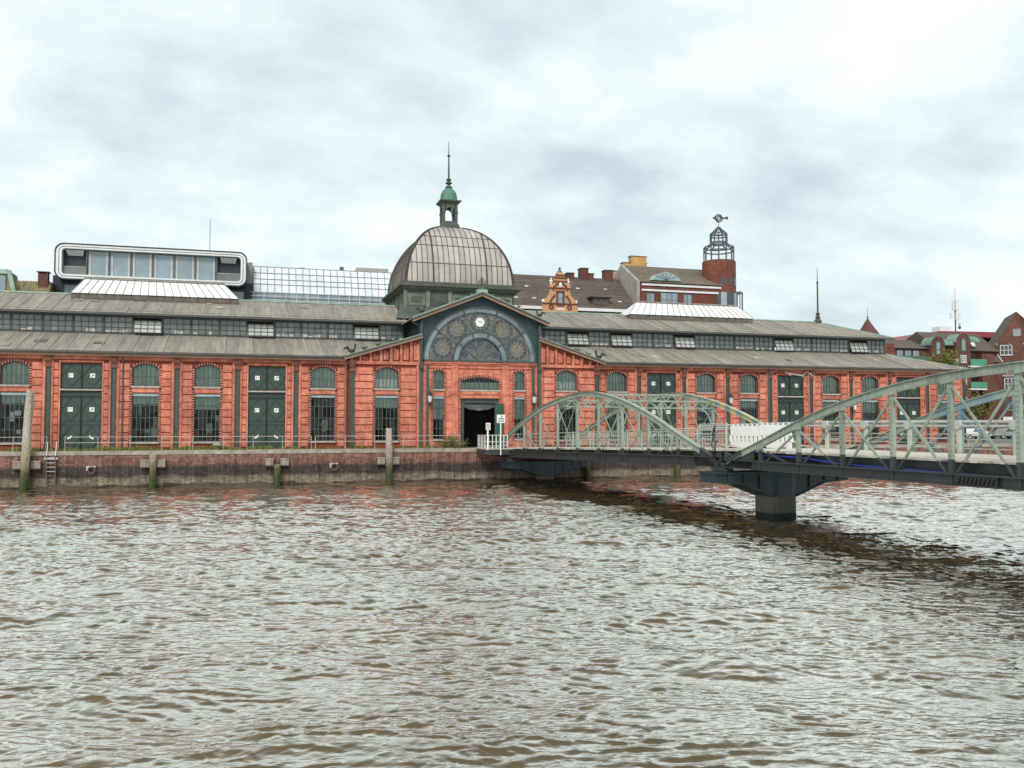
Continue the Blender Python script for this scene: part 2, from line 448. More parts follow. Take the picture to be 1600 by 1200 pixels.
PIERC, _t, _b = band_mat('pier_concrete', [(-0.5, (0.02, 0.028, 0.03)), (0.28, (0.022, 0.03, 0.032)), (0.36, (0.12, 0.115, 0.095)), (2.0, (0.15, 0.145, 0.125))], 0.6, 0.05, 8, 0.25)
# ================================================================== SETTING
# ---- water: one sheet round the viewpoint, real waves, denser where it is near
def vnoise(x, y, seed):
    """smooth value noise on a hashed lattice, -1..1"""
    xi = np.floor(x).astype(np.int64); yi = np.floor(y).astype(np.int64)
    fx = x - xi; fy = y - yi
    fx = fx * fx * (3 - 2 * fx); fy = fy * fy * (3 - 2 * fy)
    def h(a, b):
        n = (a * 374761393 + b * 668265263 + seed * 974634777) & 0xffffffff
        n = ((n ^ (n >> 13)) * 1274126177) & 0xffffffff
        return ((n ^ (n >> 16)) & 0xffff) / 32767.5 - 1
    a = h(xi, yi); b = h(xi + 1, yi); c = h(xi, yi + 1); d = h(xi + 1, yi + 1)
    return (a + (b - a) * fx) * (1 - fy) + (c + (d - c) * fx) * fy
def make_water():
    th0 = math.atan2(math.cos(-0.29327), -math.sin(-0.29327))
    dense = np.linspace(-R(34.5), R(34.5), 640)
    coarse = np.linspace(R(34.5), 2 * math.pi - R(34.5), 50)[1:-1]
    ang = th0 + np.concatenate([dense, coarse])
    rad = np.concatenate([[0.5, 3.0], np.geomspace(9.5, 105.0, 1400), [150, 400, 900]])
    A, Rr = np.meshgrid(ang, rad)
    X = CAMP[0] + Rr * np.cos(A); Y = CAMP[1] + Rr * np.sin(A)
    dr = np.gradient(Rr, axis=0)
    rng = np.random.default_rng(11)
    Z = np.zeros_like(X)
    k_ = 0
    gust = 0.55 * vnoise(X / 7.0, Y / 9.0, 71) + 0.45 * vnoise(X / 2.6, Y / 2.2, 72)
    # wave trains: length, share of the length taken by the steep front, threshold of the crest mask
    for lam, dl, th, slo in ((0.22, .40, .25, .30), (0.30, .36, .2, .34), (0.30, .36, .25, .30), (0.41, .33, .15, .36), (0.41, .33, .2, .34), (0.56, .30, .1, .38), (0.56, .30, .15, .36), (0.76, .28, .1, .38), (0.76, .28, .15, .36), (1.02, .26, .12, .36), (1.02, .26, .16, .34),
                             (1.4, .25, .1, .34), (1.4, .25, .15, .32), (1.9, .24, .12, .32), (1.9, .24, .15, .30), (2.6, .26, .1, .26), (3.6, .4, -.3, .14), (5.5, .5, -.8, .08)):
        k_ += 1
        d = R(-107) + rng.normal(0, 0.22)
        al = -X * math.sin(d) + Y * math.cos(d); ac = X * math.cos(d) + Y * math.sin(d)
        s_ = lam * (1.5 + 0.8 * rng.random())
        # fronts wander and break up into short crests
        wx = 0.50 * lam * vnoise(X / s_ + 3.1 * k_, Y / s_, k_) + 0.20 * lam * vnoise(X / (s_ * .36), Y / (s_ * .36) + 1.7 * k_, k_ + 40) + 0.07 * lam * vnoise(X / (s_ * .14), Y / (s_ * .14), k_ + 55)
        u = ((ac + wx) / lam + rng.random()) % 1.0
        nz_ = vnoise(al / (lam * 2.9) + 9.2 * k_, (ac + wx) / (lam * 1.1), k_ + 90) + 0.30 * gust
        mask = np.clip((nz_ - th + .45) / .9, 0, 1)
        mask = 0.18 + 0.9 * mask
        fade = np.clip(dl * lam / (1.0 * dr) - 0.45, 0, 1)
        q = np.clip((u - (1 - dl)) / dl, 0, 1)
        front = 1 - q * q * (3 - 2 * q)
        saw = np.where(u < 1 - dl, np.clip(u / (1 - dl), 0, 1) ** 1.3, front) - 0.45
        # the longer, steeper waves run in mid-channel; the near water lies in the lee of the pontoon
        lee = np.clip((Y + 62) / 26, .14, 1) if lam > 1.2 and lam < 3 else (np.clip((Y + 64) / 20, .55, 1) if .7 < lam < 1.2 else 1.12)
        Z += WAVE * slo * dl * lam * mask * fade * saw * lee
    Z *= np.clip((108 - Rr) / 20, 0, 1)
    nr, na = X.shape
    V = np.stack([X, Y, Z], -1).reshape(-1, 3)
    i = np.arange(nr - 1)[:, None] * na; j = np.arange(na)[None, :]; j2 = (j + 1) % na
    F = np.stack([i + j, i + na + j, i + na + j2, i + j2], -1).reshape(-1, 4)
    me = bpy.data.meshes.new('water')
    me.vertices.add(len(V)); me.vertices.foreach_set('co', V.ravel())
    me.loops.add(F.size); me.loops.foreach_set('vertex_index', F.ravel().astype(np.int32))
    me.polygons.add(len(F)); me.polygons.foreach_set('loop_start', np.arange(len(F), dtype=np.int32) * 4)
    me.polygons.foreach_set('use_smooth', np.ones(len(F), dtype=bool))
    me.update(calc_edges=True)
    m = bpy.data.materials.new('river_water'); m.use_nodes = True
    t = m.node_tree; t.nodes.clear()
    o_ = t.nodes.new('ShaderNodeOutputMaterial')
    g = node(t, 'ShaderNodeNewGeometry')
    nz = node(t, 'ShaderNodeTexNoise', {'Vector': g.outputs['Position'], 'Scale': 0.12, 'Detail': 4})
    col = rampn(t, nz.outputs['Fac'], [(0.35, (0.066, 0.043, 0.016)), (0.65, (0.095, 0.064, 0.027))])
    mp = node(t, 'ShaderNodeMapping', {'Vector': g.outputs['Position'], 'Rotation': (0, 0, R(-17)), 'Scale': (0.6, 1.5, 1)})
    r1 = node(t, 'ShaderNodeTexNoise', {'Vector': mp.outputs[0], 'Scale': 5.5, 'Detail': 4, 'Roughness': .5, 'Distortion': .5})
    bp = node(t, 'ShaderNodeBump', {'Height': r1.outputs['Fac'], 'Strength': 0.40, 'Distance': 0.05})
    df = node(t, 'ShaderNodeBsdfDiffuse', {'Color': col, 'Normal': bp.outputs[0]})
    gl = node(t, 'ShaderNodeBsdfGlossy', {'Color': (1.0, 0.97, 0.90, 1), 'Roughness': 0.06, 'Normal': bp.outputs[0]})
    fr = node(t, 'ShaderNodeFresnel', {'IOR': 1.33, 'Normal': bp.outputs[0]})
    cl_ = rampn(t, fr.outputs[0], [(0.032, (.05,) * 3), (0.065, (.30,) * 3), (0.105, (.72,) * 3), (0.17, (.92,) * 3), (0.38, (.90,) * 3), (0.56, (.58,) * 3), (0.80, (.34,) * 3)])
    cl = node(t, 'ShaderNodeRGBToBW', {0: cl_})
    mx = node(t, 'ShaderNodeMixShader', {0: cl.outputs[0], 1: df.outputs[0], 2: gl.outputs[0]})
    t.links.new(mx.outputs[0], o_.inputs[0])
    me.materials.append(m)
    o = bpy.data.objects.new('water', me)
    place(o, (0, 0, 0), kind='structure', label='muddy brown river water ruffled by the wind')
WAVE = 0.42
make_water()

# ---- ground behind the quay
ASPH = M('quay_paving', (0.16, 0.15, 0.135), (0.10, 0.095, 0.085), 0.5, 0.9, bump=.4)
MB().box(-260, 420, -1.45, 420, 2.35, 2.74).build('ground', ASPH, kind='structure', label='grey paved quay behind the river wall')

# ---- quay wall, coping stone by stone
QX0, QX1, QY = -70, 190, -2.30
qw = MB()
qw.box(QX0, QX1, QY, -1.40, -2.5, 2.5)
quay = qw.build('quay_wall', QUAY, label='long brick quay wall with dark tide marks below pale coping stones', cat='quay wall')
x = -44.0
while x < 62:
    wd = random.uniform(1.15, 1.6)
    dy = random.uniform(-.015, .015); dz = random.uniform(-.012, .012)
    if not (-0.75 < x + wd / 2 < 8.6):
        MB().box(x + .008, x + wd - .008, QY - .05 + dy, -1.3, 2.5, 2.80 + dz).build('coping_stone', COPING, quay)
    x += wd
MB().box(-70, -44, QY - .04, -1.3, 2.5, 2.80).build('coping_stone', COPING, quay)
MB().box(62, 190, QY - .04, -1.3, 2.5, 2.80).build('coping_stone', COPING, quay)

# ---- mud at the foot of the wall
mud = MB()
xs = np.arange(-60, 90, .35)
prof = []
for x in xs:
    h = 0.20 + 0.12 * math.sin(x * .55) + 0.10 * math.sin(x * 1.37 + 1) + 0.06 * math.sin(x * 3.1)
    h = max(.06, h) if x < 60 else .1
    prof.append(h)
pts = []
for x, h in zip(xs, prof):
    pts.append([(x, QY + .02, h), (x, QY - .18, h * .82 + random.uniform(-.015, .015)), (x, QY - .55, h * .35 + random.uniform(-.02, .02)), (x, QY - 1.25, -.14)])
for a_, b_ in zip(pts[:-1], pts[1:]):
    for i in range(3):
        mud.poly([a_[i+1], b_[i+1], b_[i], a_[i]])
MUD = M('mud', (0.10, 0.075, 0.05), (0.055, 0.042, 0.03), 2.5, 0.45, bump=.7)
mud.build('mud_bank', MUD, kind='structure', label='dark mud bank left along the foot of the quay wall', smooth=True)

# ================================================================== MARKET HALL
HALL = thing('market_hall', (0, 10, 2.74), 'long red brick market hall with glazed dome and grey seamed roofs', 'market hall')
ZB, ZE = 2.70, 9.90
CW, B1, BW = 10.76, 4.28, 4.5
def arch_pts(xc, hw, zs, za, n=10):
    """segmental arch from left to right"""
    return [(xc - hw + 2*hw*i/n, zs + (za - zs) * (1 - (2*i/n - 1)**2)) for i in range(n + 1)]
def wall_sheet(mb, x0, x1, z0, z1, y, xc, hw, holes, depth=0.40, mi=0):
    """front sheet with openings stacked in one column; holes: (zbottom, zspring, zapex) from below"""
    def q(a, b, c, d): mb.poly([(a, y, c), (b, y, c), (b, y, d), (a, y, d)], mi)
    q(x0, xc - hw, z0, z1); q(xc + hw, x1, z0, z1)
    zc = z0
    for zb, zs, za in holes:
        if zb > zc + 1e-4 and zc == z0: q(xc - hw, xc + hw, z0, zb)
        ap = arch_pts(xc, hw, zs, za)
        nxt = [h for h in holes if h[0] > zb + 1e-4]
        zt = nxt[0][0] if nxt else z1
        for (xa, za_), (xb, zb_) in zip(ap[:-1], ap[1:]):
            mb.poly([(xa, y, za_), (xb, y, zb_), (xb, y, zt), (xa, y, zt)], mi)
            mb.poly([(xa, y, za_), (xa, y + depth, za_), (xb, y + depth, zb_), (xb, y, zb_)], mi)
        for xx, sgn in ((xc - hw, 1), (xc + hw, -1)):
            mb.poly([(xx, y, zb), (xx, y, zs), (xx, y + depth, zs), (xx, y + depth, zb)][::sgn], mi)
        mb.poly([(xc - hw, y, zb), (xc - hw, y + depth, zb), (xc + hw, y + depth, zb), (xc + hw, y, zb)], mi)
        zc = zt
NB = [0]
def bands(x0, x1, y, z0=2.98, z1=9.45, n=11, thick=.07):
    """rusticated brick courses standing proud of the joints"""
    p = (z1 - z0) / n
    big = MB()
    for i in range(n):
        a, b = z0 + i * p, z0 + (i + 1) * p - .07
        if NB[0] < 300:
            MB().box(x0, x1, y - thick + random.uniform(-.006, .006), y, a, b).build('brick_course', BRICK, HALL); NB[0] += 1
        else:
            big.box(x0, x1, y - thick, y, a, b)
    if big.v: big.build('brick_courses', BRICK, HALL, kind='stuff')
def teeth(xc, hw, zb, zs, za, y):
    """header bricks round an opening, with dark strips painted as shade in the gaps"""
    mb = MB()
    z = zb
    while z < zs:
        for s in (-1, 1):
            xa, xb = xc + s * (hw + .004), xc + s * (hw + .19)
            mb.box(min(xa, xb), max(xa, xb), y - .075, y, z, z + .10, 0)
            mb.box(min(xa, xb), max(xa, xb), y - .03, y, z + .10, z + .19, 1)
        z += .19
    n = int(2 * hw / .19)
    for i in range(2 * n):
        u = -1 + (i + .1) / n; v = -1 + (i + .9) / n
        f = lambda q: (xc + hw * q, zs + (za - zs) * (1 - q * q))
        (xa, z1_), (xb, z2_) = f(u), f(v)
        k = .21
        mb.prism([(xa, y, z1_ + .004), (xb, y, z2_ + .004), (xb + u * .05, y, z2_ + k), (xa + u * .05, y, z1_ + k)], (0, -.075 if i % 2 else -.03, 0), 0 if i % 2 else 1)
    return mb
def window_unit(name, xc, hw, zb, zs, za, y, ncol, rows, curtain, lintel=False, sill=True, par=HALL, cmat=None):
    """recessed iron window: bars, panes, blind behind and sill"""
    yf = y + .16
    fr = MB()
    t = .055
    ap = arch_pts(xc, hw, zs, za)
    top = lambda x: zs + (za - zs) * (1 - ((x - xc) / hw) ** 2)
    for s in (-1, 1):
        fr.box(xc + s*hw - (t if s > 0 else 0), xc + s*hw + (0 if s > 0 else t), yf, yf + .07, zb, zs)
    fr.box(xc - hw + t, xc + hw - t, yf, yf + .07, zb, zb + .07)
    for (xa, z1_), (xb, z2_) in zip(ap[:-1], ap[1:]):
        fr.prism([(xa, yf, z1_ - .07), (xb, yf, z2_ - .07), (xb, yf, z2_ - .002), (xa, yf, z1_ - .002)], (0, .07, 0))
    for i in range(1, ncol):
        x = xc - hw + 2*hw*i/ncol
        fr.box(x - .022, x + .022, yf + .005, yf + .055, zb + .07, top(x) - .05)
    for zr in rows:
        fr.box(xc - hw + t, xc + hw - t, yf + .01, yf + .05, zr - .02, zr + .02)
    o = fr.build(name, BARS, par)
    gl = MB()
    rz = [zb] + list(rows) + [zs]
    for i in range(ncol):
        xa, xb = xc - hw + 2*hw*i/ncol, xc - hw + 2*hw*(i+1)/ncol
        for k in range(len(rz) - 1):
            e1, e2 = random.uniform(-.016, .016), random.uniform(-.016, .016)
            z1_, z2_ = rz[k], rz[k+1]
            if k == len(rz) - 2:
                gl.poly([(xa, yf + .03 + e1, z1_), (xb, yf + .03 + e2, z1_), (xb, yf + .03 - e1, top(xb)), (xa, yf + .03 - e2, top(xa))])
            else:
                gl.poly([(xa, yf + .03 + e1, z1_), (xb, yf + .03 + e2, z1_), (xb, yf + .03 - e1, z2_), (xa, yf + .03 - e2, z2_)])
    gl.build('panes', GLASS, o)
    for z1_, z2_, mt in curtain:
        cu = MB()
        nf = 14
        for i in range(nf):
            xa, xb = xc - hw + 2*hw*i/nf, xc - hw + 2*hw*(i+1)/nf
            ya, yb = (yf + .16, yf + .20) if i % 2 else (yf + .20, yf + .16)
            cu.poly([(xa, ya, z1_), (xb, yb, z1_), (xb, yb, min(z2_, za)), (xa, ya, min(z2_, za))])
        cu.build('blind', mt, o)
    if lintel:
        MB().box(xc - hw, xc + hw, yf - .10, yf + .02, zs - .20, zs + .01).build('lintel', LINTEL, o)
    if sill:
        MB().box(xc - hw - .06, xc + hw + .06, y - .12, yf + .02, zb - .13, zb + .005).build('sill', SILL, o)
    return o
# prototypes (window bay in the plane y=0, centred on x=0) are made at the first bay and copied
protoW = {}
def window_bay(xc, half, y, teeth_on=True, variant=0):
    sh = MB()
    wall_sheet(sh, xc - half, xc + half, ZB, ZE, y, xc, .95, [(3.39, 7.12, 7.12), (7.68, 9.04, 9.42)])
    sh.build('wall', BRICKD, HALL)
    key = variant
    if key not in protoW:
        up = [(7.7, 9.5, CURT)] if variant != 3 else [(7.7, 8.55, CURTW), (8.55, 9.5, CURT)]
        lo = {0: [(5.9, 7.2, CURT)], 1: [(6.3, 7.2, CURT)], 2: [], 3: [(6.1, 7.2, CURT)]}[variant]
        u = window_unit('upper_window', xc, .95, 7.68, 9.04, 9.42, y, 6, (8.42,), up)
        l = window_unit('lower_window', xc, .95, 3.39, 7.12, 7.12, y, 6, (4.35, 5.25, 6.2), lo, lintel=True)
        tb = teeth(xc, .95, 7.62, 9.04, 9.42, y)
        t1 = tb.build('header_surround', [BRICK, GAPSHADE], HALL, kind='stuff')
        t2m = MB(); z = 3.3
        while z < 7.35:
            for s in (-1, 1):
                xa, xb = xc + s * .954, xc + s * 1.14
                t2m.box(min(xa, xb), max(xa, xb), y - .075, y, z, z + .10, 0)
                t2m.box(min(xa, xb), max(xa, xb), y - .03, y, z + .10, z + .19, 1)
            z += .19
        t2 = t2m.build('header_surround', [BRICK, GAPSHADE], HALL, kind='stuff')
        sp = MB().box(xc - .945, xc + .945, y - .03, y, 7.20, 7.54).build('spandrel', BRICK, HALL)
        protoW[key] = (xc, y, (u, l, t1, t2, sp))
    else:
        x0, y0, parts = protoW[key]
        for p_ in parts: dup(p_, (xc - x0, y - y0, 0), HALL)
    for _ in range(random.choice((1, 2, 3, 4))):
        bx_, bz_ = xc + random.uniform(-.8, .6), random.uniform(3.5, 5.6)
        ww, hh = random.uniform(.15, .55), random.uniform(.2, .9); yy = y + random.uniform(.6, 1.6)
        MB().box(bx_, bx_ + ww, yy, yy + .05, bz_, bz_ + hh).build('interior_board', random.choice((CURTW, SILL, LINTEL, CURT)), HALL)
    for s in (-1, 1):
        a_, b_ = xc + s * 1.15, xc + s * (half - .43)
        bands(min(a_, b_), max(a_, b_), y)
        a_, b_ = xc + s * (half - .40), xc + s * (half - .20)
        MB().box(min(a_, b_), max(a_, b_), y - .10, y, ZB, 9.62).build('pilaster_strip', BRICK, HALL)
EMB = []
protoD = {}
def door_bay(xc, half, y):
    hw = 1.43
    sh = MB()
    wall_sheet(sh, xc - half, xc + half, ZB, ZE, y, xc, hw, [(ZB + .04, 9.36, 9.36)])
    sh.build('wall', BRICKD, HALL)
    if 0 not in protoD:
        yd = y + .14
        parts = []
        for name, z0, z1, dz in (('hatch_door', 7.46, 9.34, [8.42]), ('gate_door', 2.76, 6.84, [5.85, 3.72])):
            d = MB()
            for s in (-1, 1):
                xa, xb = (xc + .012, xc + hw - .01) if s > 0 else (xc - hw + .01, xc - .012)
                d.box(xa, xb, yd, yd + .06, z0, z1)
            root = d.build(name, DOORG, HALL)
            mo = MB()
            for s in (-1, 1):
                cx_ = xc + s * hw / 2
                for cz in dz:
                    r_ = .66; rz = .86
                    P = [(cx_ - r_, cz), (cx_, cz + rz), (cx_ + r_, cz), (cx_, cz - rz)]
                    for i in range(4):
                        (x1_, z1_), (x2_, z2_) = P[i], P[(i+1) % 4]
                        if min(z1_, z2_) < z0 - .02 or max(z1_, z2_) > z1 + .02:
                            lim = z0 + .02 if min(z1_, z2_) < z0 else z1 - .02
                            if z1_ < z0 or z1_ > z1: x1_ = x2_ + (x1_ - x2_) * (lim - z2_) / (z1_ - z2_); z1_ = lim
                            else: x2_ = x1_ + (x2_ - x1_) * (lim - z1_) / (z2_ - z1_); z2_ = lim
                        mo.bar((x1_, yd - .02, z1_), (x2_, yd - .02, z2_), .04, .07, side=(0, 1, 0))
                for zr in [z0 + .06, z1 - .06] + ([4.72, 5.0] if len(dz) > 1 else []):
                    mo.box(cx_ - hw/2 + .03, cx_ + hw/2 - .03, yd - .035, yd, zr - .05, zr + .05)
                mo.box(cx_ - s*hw/2 - .05, cx_ - s*hw/2 + .05, yd - .045, yd, z0, z1)
            mo.build('moulding', DOORL, root)
            for s in (-1, 1):
                for k, cz in enumerate(dz):
                    em = MB()
                    ex, ez = xc + s * hw * .52, cz + .02
                    if k == 0:
                        em.box(ex - .17, ex + .17, yd - .045, yd - .002, ez - .16, ez + .16, 0)
                        em.bar((ex - .10, yd - .055, ez - .08), (ex + .08 * s, yd - .055, ez + .07), .015, .05, side=(0, 1, 0), mi=1)
                        em.bar((ex + .02, yd - .055, ez + .09), (ex + .12, yd - .055, ez + .02), .015, .04, side=(0, 1, 0), mi=1)
                    else:
                        em.bar((ex - .15, yd - .03, ez - .08 * -s), (ex + .15, yd - .03, ez + .09 * -s), .04, .12, side=(0, 1, 0), mi=0)
                        em.bar((ex - .02, yd - .03, ez + .05), (ex + .14 * -s, yd - .03, ez + .17), .04, .06, side=(0, 1, 0), mi=0)
                    em.build('white_plate', [WHITE, BLACK], root)
            parts.append(root)
        parts.append(MB().box(xc - hw - .05, xc + hw + .05, y - .14, yd + .05, 7.30, 7.42).build('door_ledge', SILL, HALL))
        parts.append(MB().box(xc - hw, xc + hw, yd - .08, yd + .02, 6.86, 7.29).build('transom', DOORL, HALL))
        jm = MB()
        for s in (-1, 1):
            a_, b_ = xc + s * (hw + .005), xc + s * (hw + .12)
            jm.box(min(a_, b_), max(a_, b_), y - .05, y, ZB, 9.45)
        jm.box(xc - hw - .12, xc + hw + .12, y - .05, y, 9.45, 9.57)
        parts.append(jm.build('door_jamb', BRICK, HALL))
        protoD[0] = (xc, y, parts)
    else:
        x0, y0, parts = protoD[0]
        for p_ in parts: dup(p_, (xc - x0, y - y0, 0), HALL)
    for s in (-1, 1):
        a_, b_ = xc + s * (hw + .14), xc + s * (half - .38)
        bands(min(a_, b_), max(a_, b_), y)
        a_, b_ = xc + s * (half - .35), xc + s * (half - .20)
        MB().box(min(a_, b_), max(a_, b_), y - .10, y, ZB, 9.62).build('pilaster_strip', BRICK, HALL)
protoP = []
def pilaster(x, y):
    if not protoP:
        c = MB()
        c.box(x - .17, x + .17, y - .06, y + .02, ZB, 9.05)
        c.box(x - .17, x - .13, y - .13, y - .06, ZB, 9.05)
        c.box(x + .13, x + .17, y - .13, y - .06, ZB, 9.05)
        a_ = c.build('iron_column', STEEL, HALL)
        k = MB()
        for i, (z0, z1, wd, dp) in enumerate(((9.05, 9.22, .24, .18), (9.22, 9.42, .17, .14), (9.42, 9.56, .25, .22), (9.56, 9.78, .21, .30), (9.78, 9.90, .27, .36))):
            k.box(x - wd, x + wd, y - dp, y, z0, z1)
        b_ = k.build('capital', M('capital_terracotta', (0.20, 0.075, 0.05), (0.11, 0.045, 0.03), 5, .8), HALL)
        protoP.extend([(x, y), a_, b_])
    else:
        (x0, y0), a_, b_ = protoP
        dup(a_, (x - x0, y - y0, 0), HALL); dup(b_, (x - x0, y - y0, 0), HALL)
# bays from the wing outwards; the nearer left ones first
KIND = ['W', 'D', 'W', 'W', 'D', 'W', 'W', 'D', 'W']
def bay_at(k): return (CW + B1/2, B1/2) if k == 0 else (CW + B1 + BW/2 + BW*(k-1), BW/2)
for side, cnt in ((-1, 8), (1, 9)):
    for k in range(cnt):
        xc, half = bay_at(k); xc *= side
        if KIND[k] == 'W':
            window_bay(xc, half, 0.0, variant={(-1, 0): 2, (-1, 2): 0, (-1, 3): 1, (-1, 5): 1, (1, 0): 0}.get((side, k), (k * 7) % 2))
        else:
            door_bay(xc, half, 0.0)
        pilaster(side * (CW + B1 + BW * k if True else 0), 0.0)
# top course under the eaves
for s, xe in ((-1, -46.54), (1, 51.04)):
    a_, b_ = s * CW, xe
    MB().box(min(a_, b_), max(a_, b_), -.16, .0, 9.64, 9.93).build('brick_cornice', BRICK, HALL)
# end and rear walls, floor
ew = MB()
ew.box(50.95, 51.04, .002, 22.4, ZB, 10.6); ew.box(-46.54, -46.45, .002, 22.4, ZB, 10.6)
ew.box(-46.4, 50.9, 22.25, 22.42, ZB, 10.2, 1)  # rear wall painted near-black to stand for the unlit interior
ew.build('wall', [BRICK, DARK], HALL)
# ---- eaves: fascia, gutter
for s, xe in ((-1, -46.6), (1, 51.6)):
    a_, b_ = s * (CW + .32), xe
    lo, hi = min(a_, b_), max(a_, b_)
    MB().box(lo, hi, -.52, -.44, 9.92, 10.10).build('fascia', FASCIA, HALL)
    MB().box(lo, hi, -.44, .3, 9.935, 9.965).build('soffit', FASCIA, HALL)
    g = MB()
    P = [(-.70, 10.26), (-.70, 10.14), (-.66, 10.08), (-.54, 10.08), (-.525, 10.11), (-.525, 10.26)]
    g.prism([(lo, yy, zz_) for yy, zz_ in P], (hi - lo, 0, 0))
    g.build('gutter', GUTTER, HALL)
# ---- roofs, sheet by sheet
EY, EZ = -.66, 10.27          # aisle eave
CY, CZ = 5.15, 12.10          # foot of the clerestory
UY, UZ = 4.45, 13.80          # upper eave
RY, RZ = 11.2, 16.02          # ridge
def sheets(x0, x1, ya, za, yb, zb, step, hipx=None, rev=False):
    x = x0
    while x < x1 - .05:
        xn = min(x + step * random.uniform(.92, 1.08), x1)
        def lim(xx):      # how far up the slope this edge goes (cut by the hip)
            if hipx is None: return 1.0
            return max(0.0, min(1.0, (hipx - xx) / (yb - ya)))
        ta, tb = lim(x), lim(xn)
        e = random.uniform(0, .018)
        p = lambda xx, t_, h: (xx, ya + (yb - ya) * t_, za + (zb - za) * t_ + h)
        mb = MB()
        N = 5
        for i in range(N):
            u, v = i / N, (i + 1) / N
            j = [random.uniform(-.008, .008) for _ in range(4)]
            mb.poly([p(x + .02, ta*u, e + (j[0] if i else 0)), p(xn - .02, tb*u, e + (j[1] if i else 0)), p(xn - .02, tb*v, e + j[2]), p(x + .02, ta*v, e + j[3])])
        mb.bar(p(xn, 0, .03), p(xn, max(tb, .02), .03), .045, .075, side=(1, 0, 0), mi=1)
        if ta > .02 or tb > .02:
            mb.build('roof_sheet', [ROOF, ROOFS], HALL)
        x = xn
sheets(-46.6, -5.0, EY, EZ, CY, CZ, 1.12)
sheets(5.2, 51.6, EY, EZ, CY, CZ, 1.12, hipx=51.7)
sheets(-46.6, -5.3, UY, UZ, RY, RZ, 1.15)
sheets(5.5, 46.4, UY, UZ, RY, RZ, 1.15, hipx=48.9 if False else None) if False else None
# upper right roof with its own hip (hip runs from the eave corner to the finial)
x = 5.5
while x < 46.35:
    xn = min(x + 1.15 * random.uniform(.93, 1.07), 46.4)
    lim = lambda xx: max(0.0, min(1.0, (46.45 - xx) / 4.4))
    ta, tb = lim(x), lim(xn)
    p = lambda xx, t_, h: (xx, UY + (RY - UY) * t_, UZ + (RZ - UZ) * t_ + h)
    e = random.uniform(0, .018)
    mb = MB()
    N = 4
    for i in range(N):
        u, v = i / N, (i + 1) / N
        mb.poly([p(x + .02, ta*u, e), p(xn - .02, tb*u, e), p(xn - .02, tb*v, e + random.uniform(-.008, .008)), p(x + .02, ta*v, e + random.uniform(-.008, .008))])
    mb.bar(p(xn, 0, .03), p(xn, max(tb, .03), .03), .045, .075, side=(1, 0, 0), mi=1)
    mb.build('roof_sheet', [ROOF, ROOFS], HALL)
    x = xn
# soldered patches on the sheets
for i in range(22):
    xx = random.uniform(-38, 48); up = random.random() < .4
    ya_, za_, yb_, zb_ = (UY, UZ, RY, RZ) if up else (EY, EZ, CY, CZ)
    if -12 < xx < 12 or (up and xx > 40): continue
    u0 = random.uniform(.1, .75); u1 = u0 + random.uniform(.08, .22); ww = random.uniform(.45, .95)
    q_ = lambda x_, u_: (x_, ya_ + (yb_ - ya_) * u_, za_ + (zb_ - za_) * u_ + .045)
    MB().prism([q_(xx, u0), q_(xx + ww, u0), q_(xx + ww, u1), q_(xx, u1)], (0, 0, .012)).build('roof_patch', random.choice((ROOF, ROOFS, SKYC)), HALL)
# undersides, hips, ends and the far slopes
rb = MB()
def slope(x0, x1, ya, za, yb, zb, dz=-.09):
    rb.poly([(x0, ya, za + dz), (x1, ya, za + dz), (x1, yb, zb + dz), (x0, yb, zb + dz)])
slope(-46.6, -5, EY, EZ, CY, CZ); slope(5, 45.9, EY, EZ, CY, CZ)
slope(-46.6, -5, UY, UZ, RY, RZ); slope(5, 42.0, UY, UZ, RY, RZ)
yr = 2 * RY
slope(-46.6, 42.0, yr - UY, UZ, RY, RZ, 0); slope(-46.6, 51.6, yr - EY, EZ, yr - CY, CZ, 0)
rb.poly([(51.6, EY, EZ - .02), (51.6, yr - EY, EZ - .02), (45.9, yr - CY, CZ - .02), (45.9, CY, CZ - .02)])
rb.poly([(46.4, UY, UZ - .02), (46.4, yr - UY, UZ - .02), (42.0, RY, RZ - .02)])
rb.poly([(45.9, EY, EZ - .09), (51.6, EY, EZ - .09), (45.9, CY, CZ - .09)])
rb.poly([(42.0, UY, UZ - .09), (46.4, UY, UZ - .09), (42.0, RY, RZ - .09)])
rb.build('roof_underlay', ROOF, HALL)
hp = MB()
hp.bar((51.65, EY - .02, EZ + .03), (45.9, CY, CZ + .05), .22, .10)
hp.bar((46.45, UY - .02, UZ + .03), (42.0, RY, RZ + .06), .22, .10)
hp.bar((-46.6, RY, RZ + .05), (-5.2, RY, RZ + .05), .34, .12)
hp.bar((5.2, RY, RZ + .05), (42.0, RY, RZ + .05), .34, .12)
hp.build('ridge_cap', COPPER, HALL)
ue = MB()
for x0, x1 in ((-46.6, -5.3), (5.5, 46.5)):
    ue.box(x0, x1, UY - .05, UY + .12, UZ - .16, UZ - .02)
ue.build('upper_gutter', GUTTER, HALL)
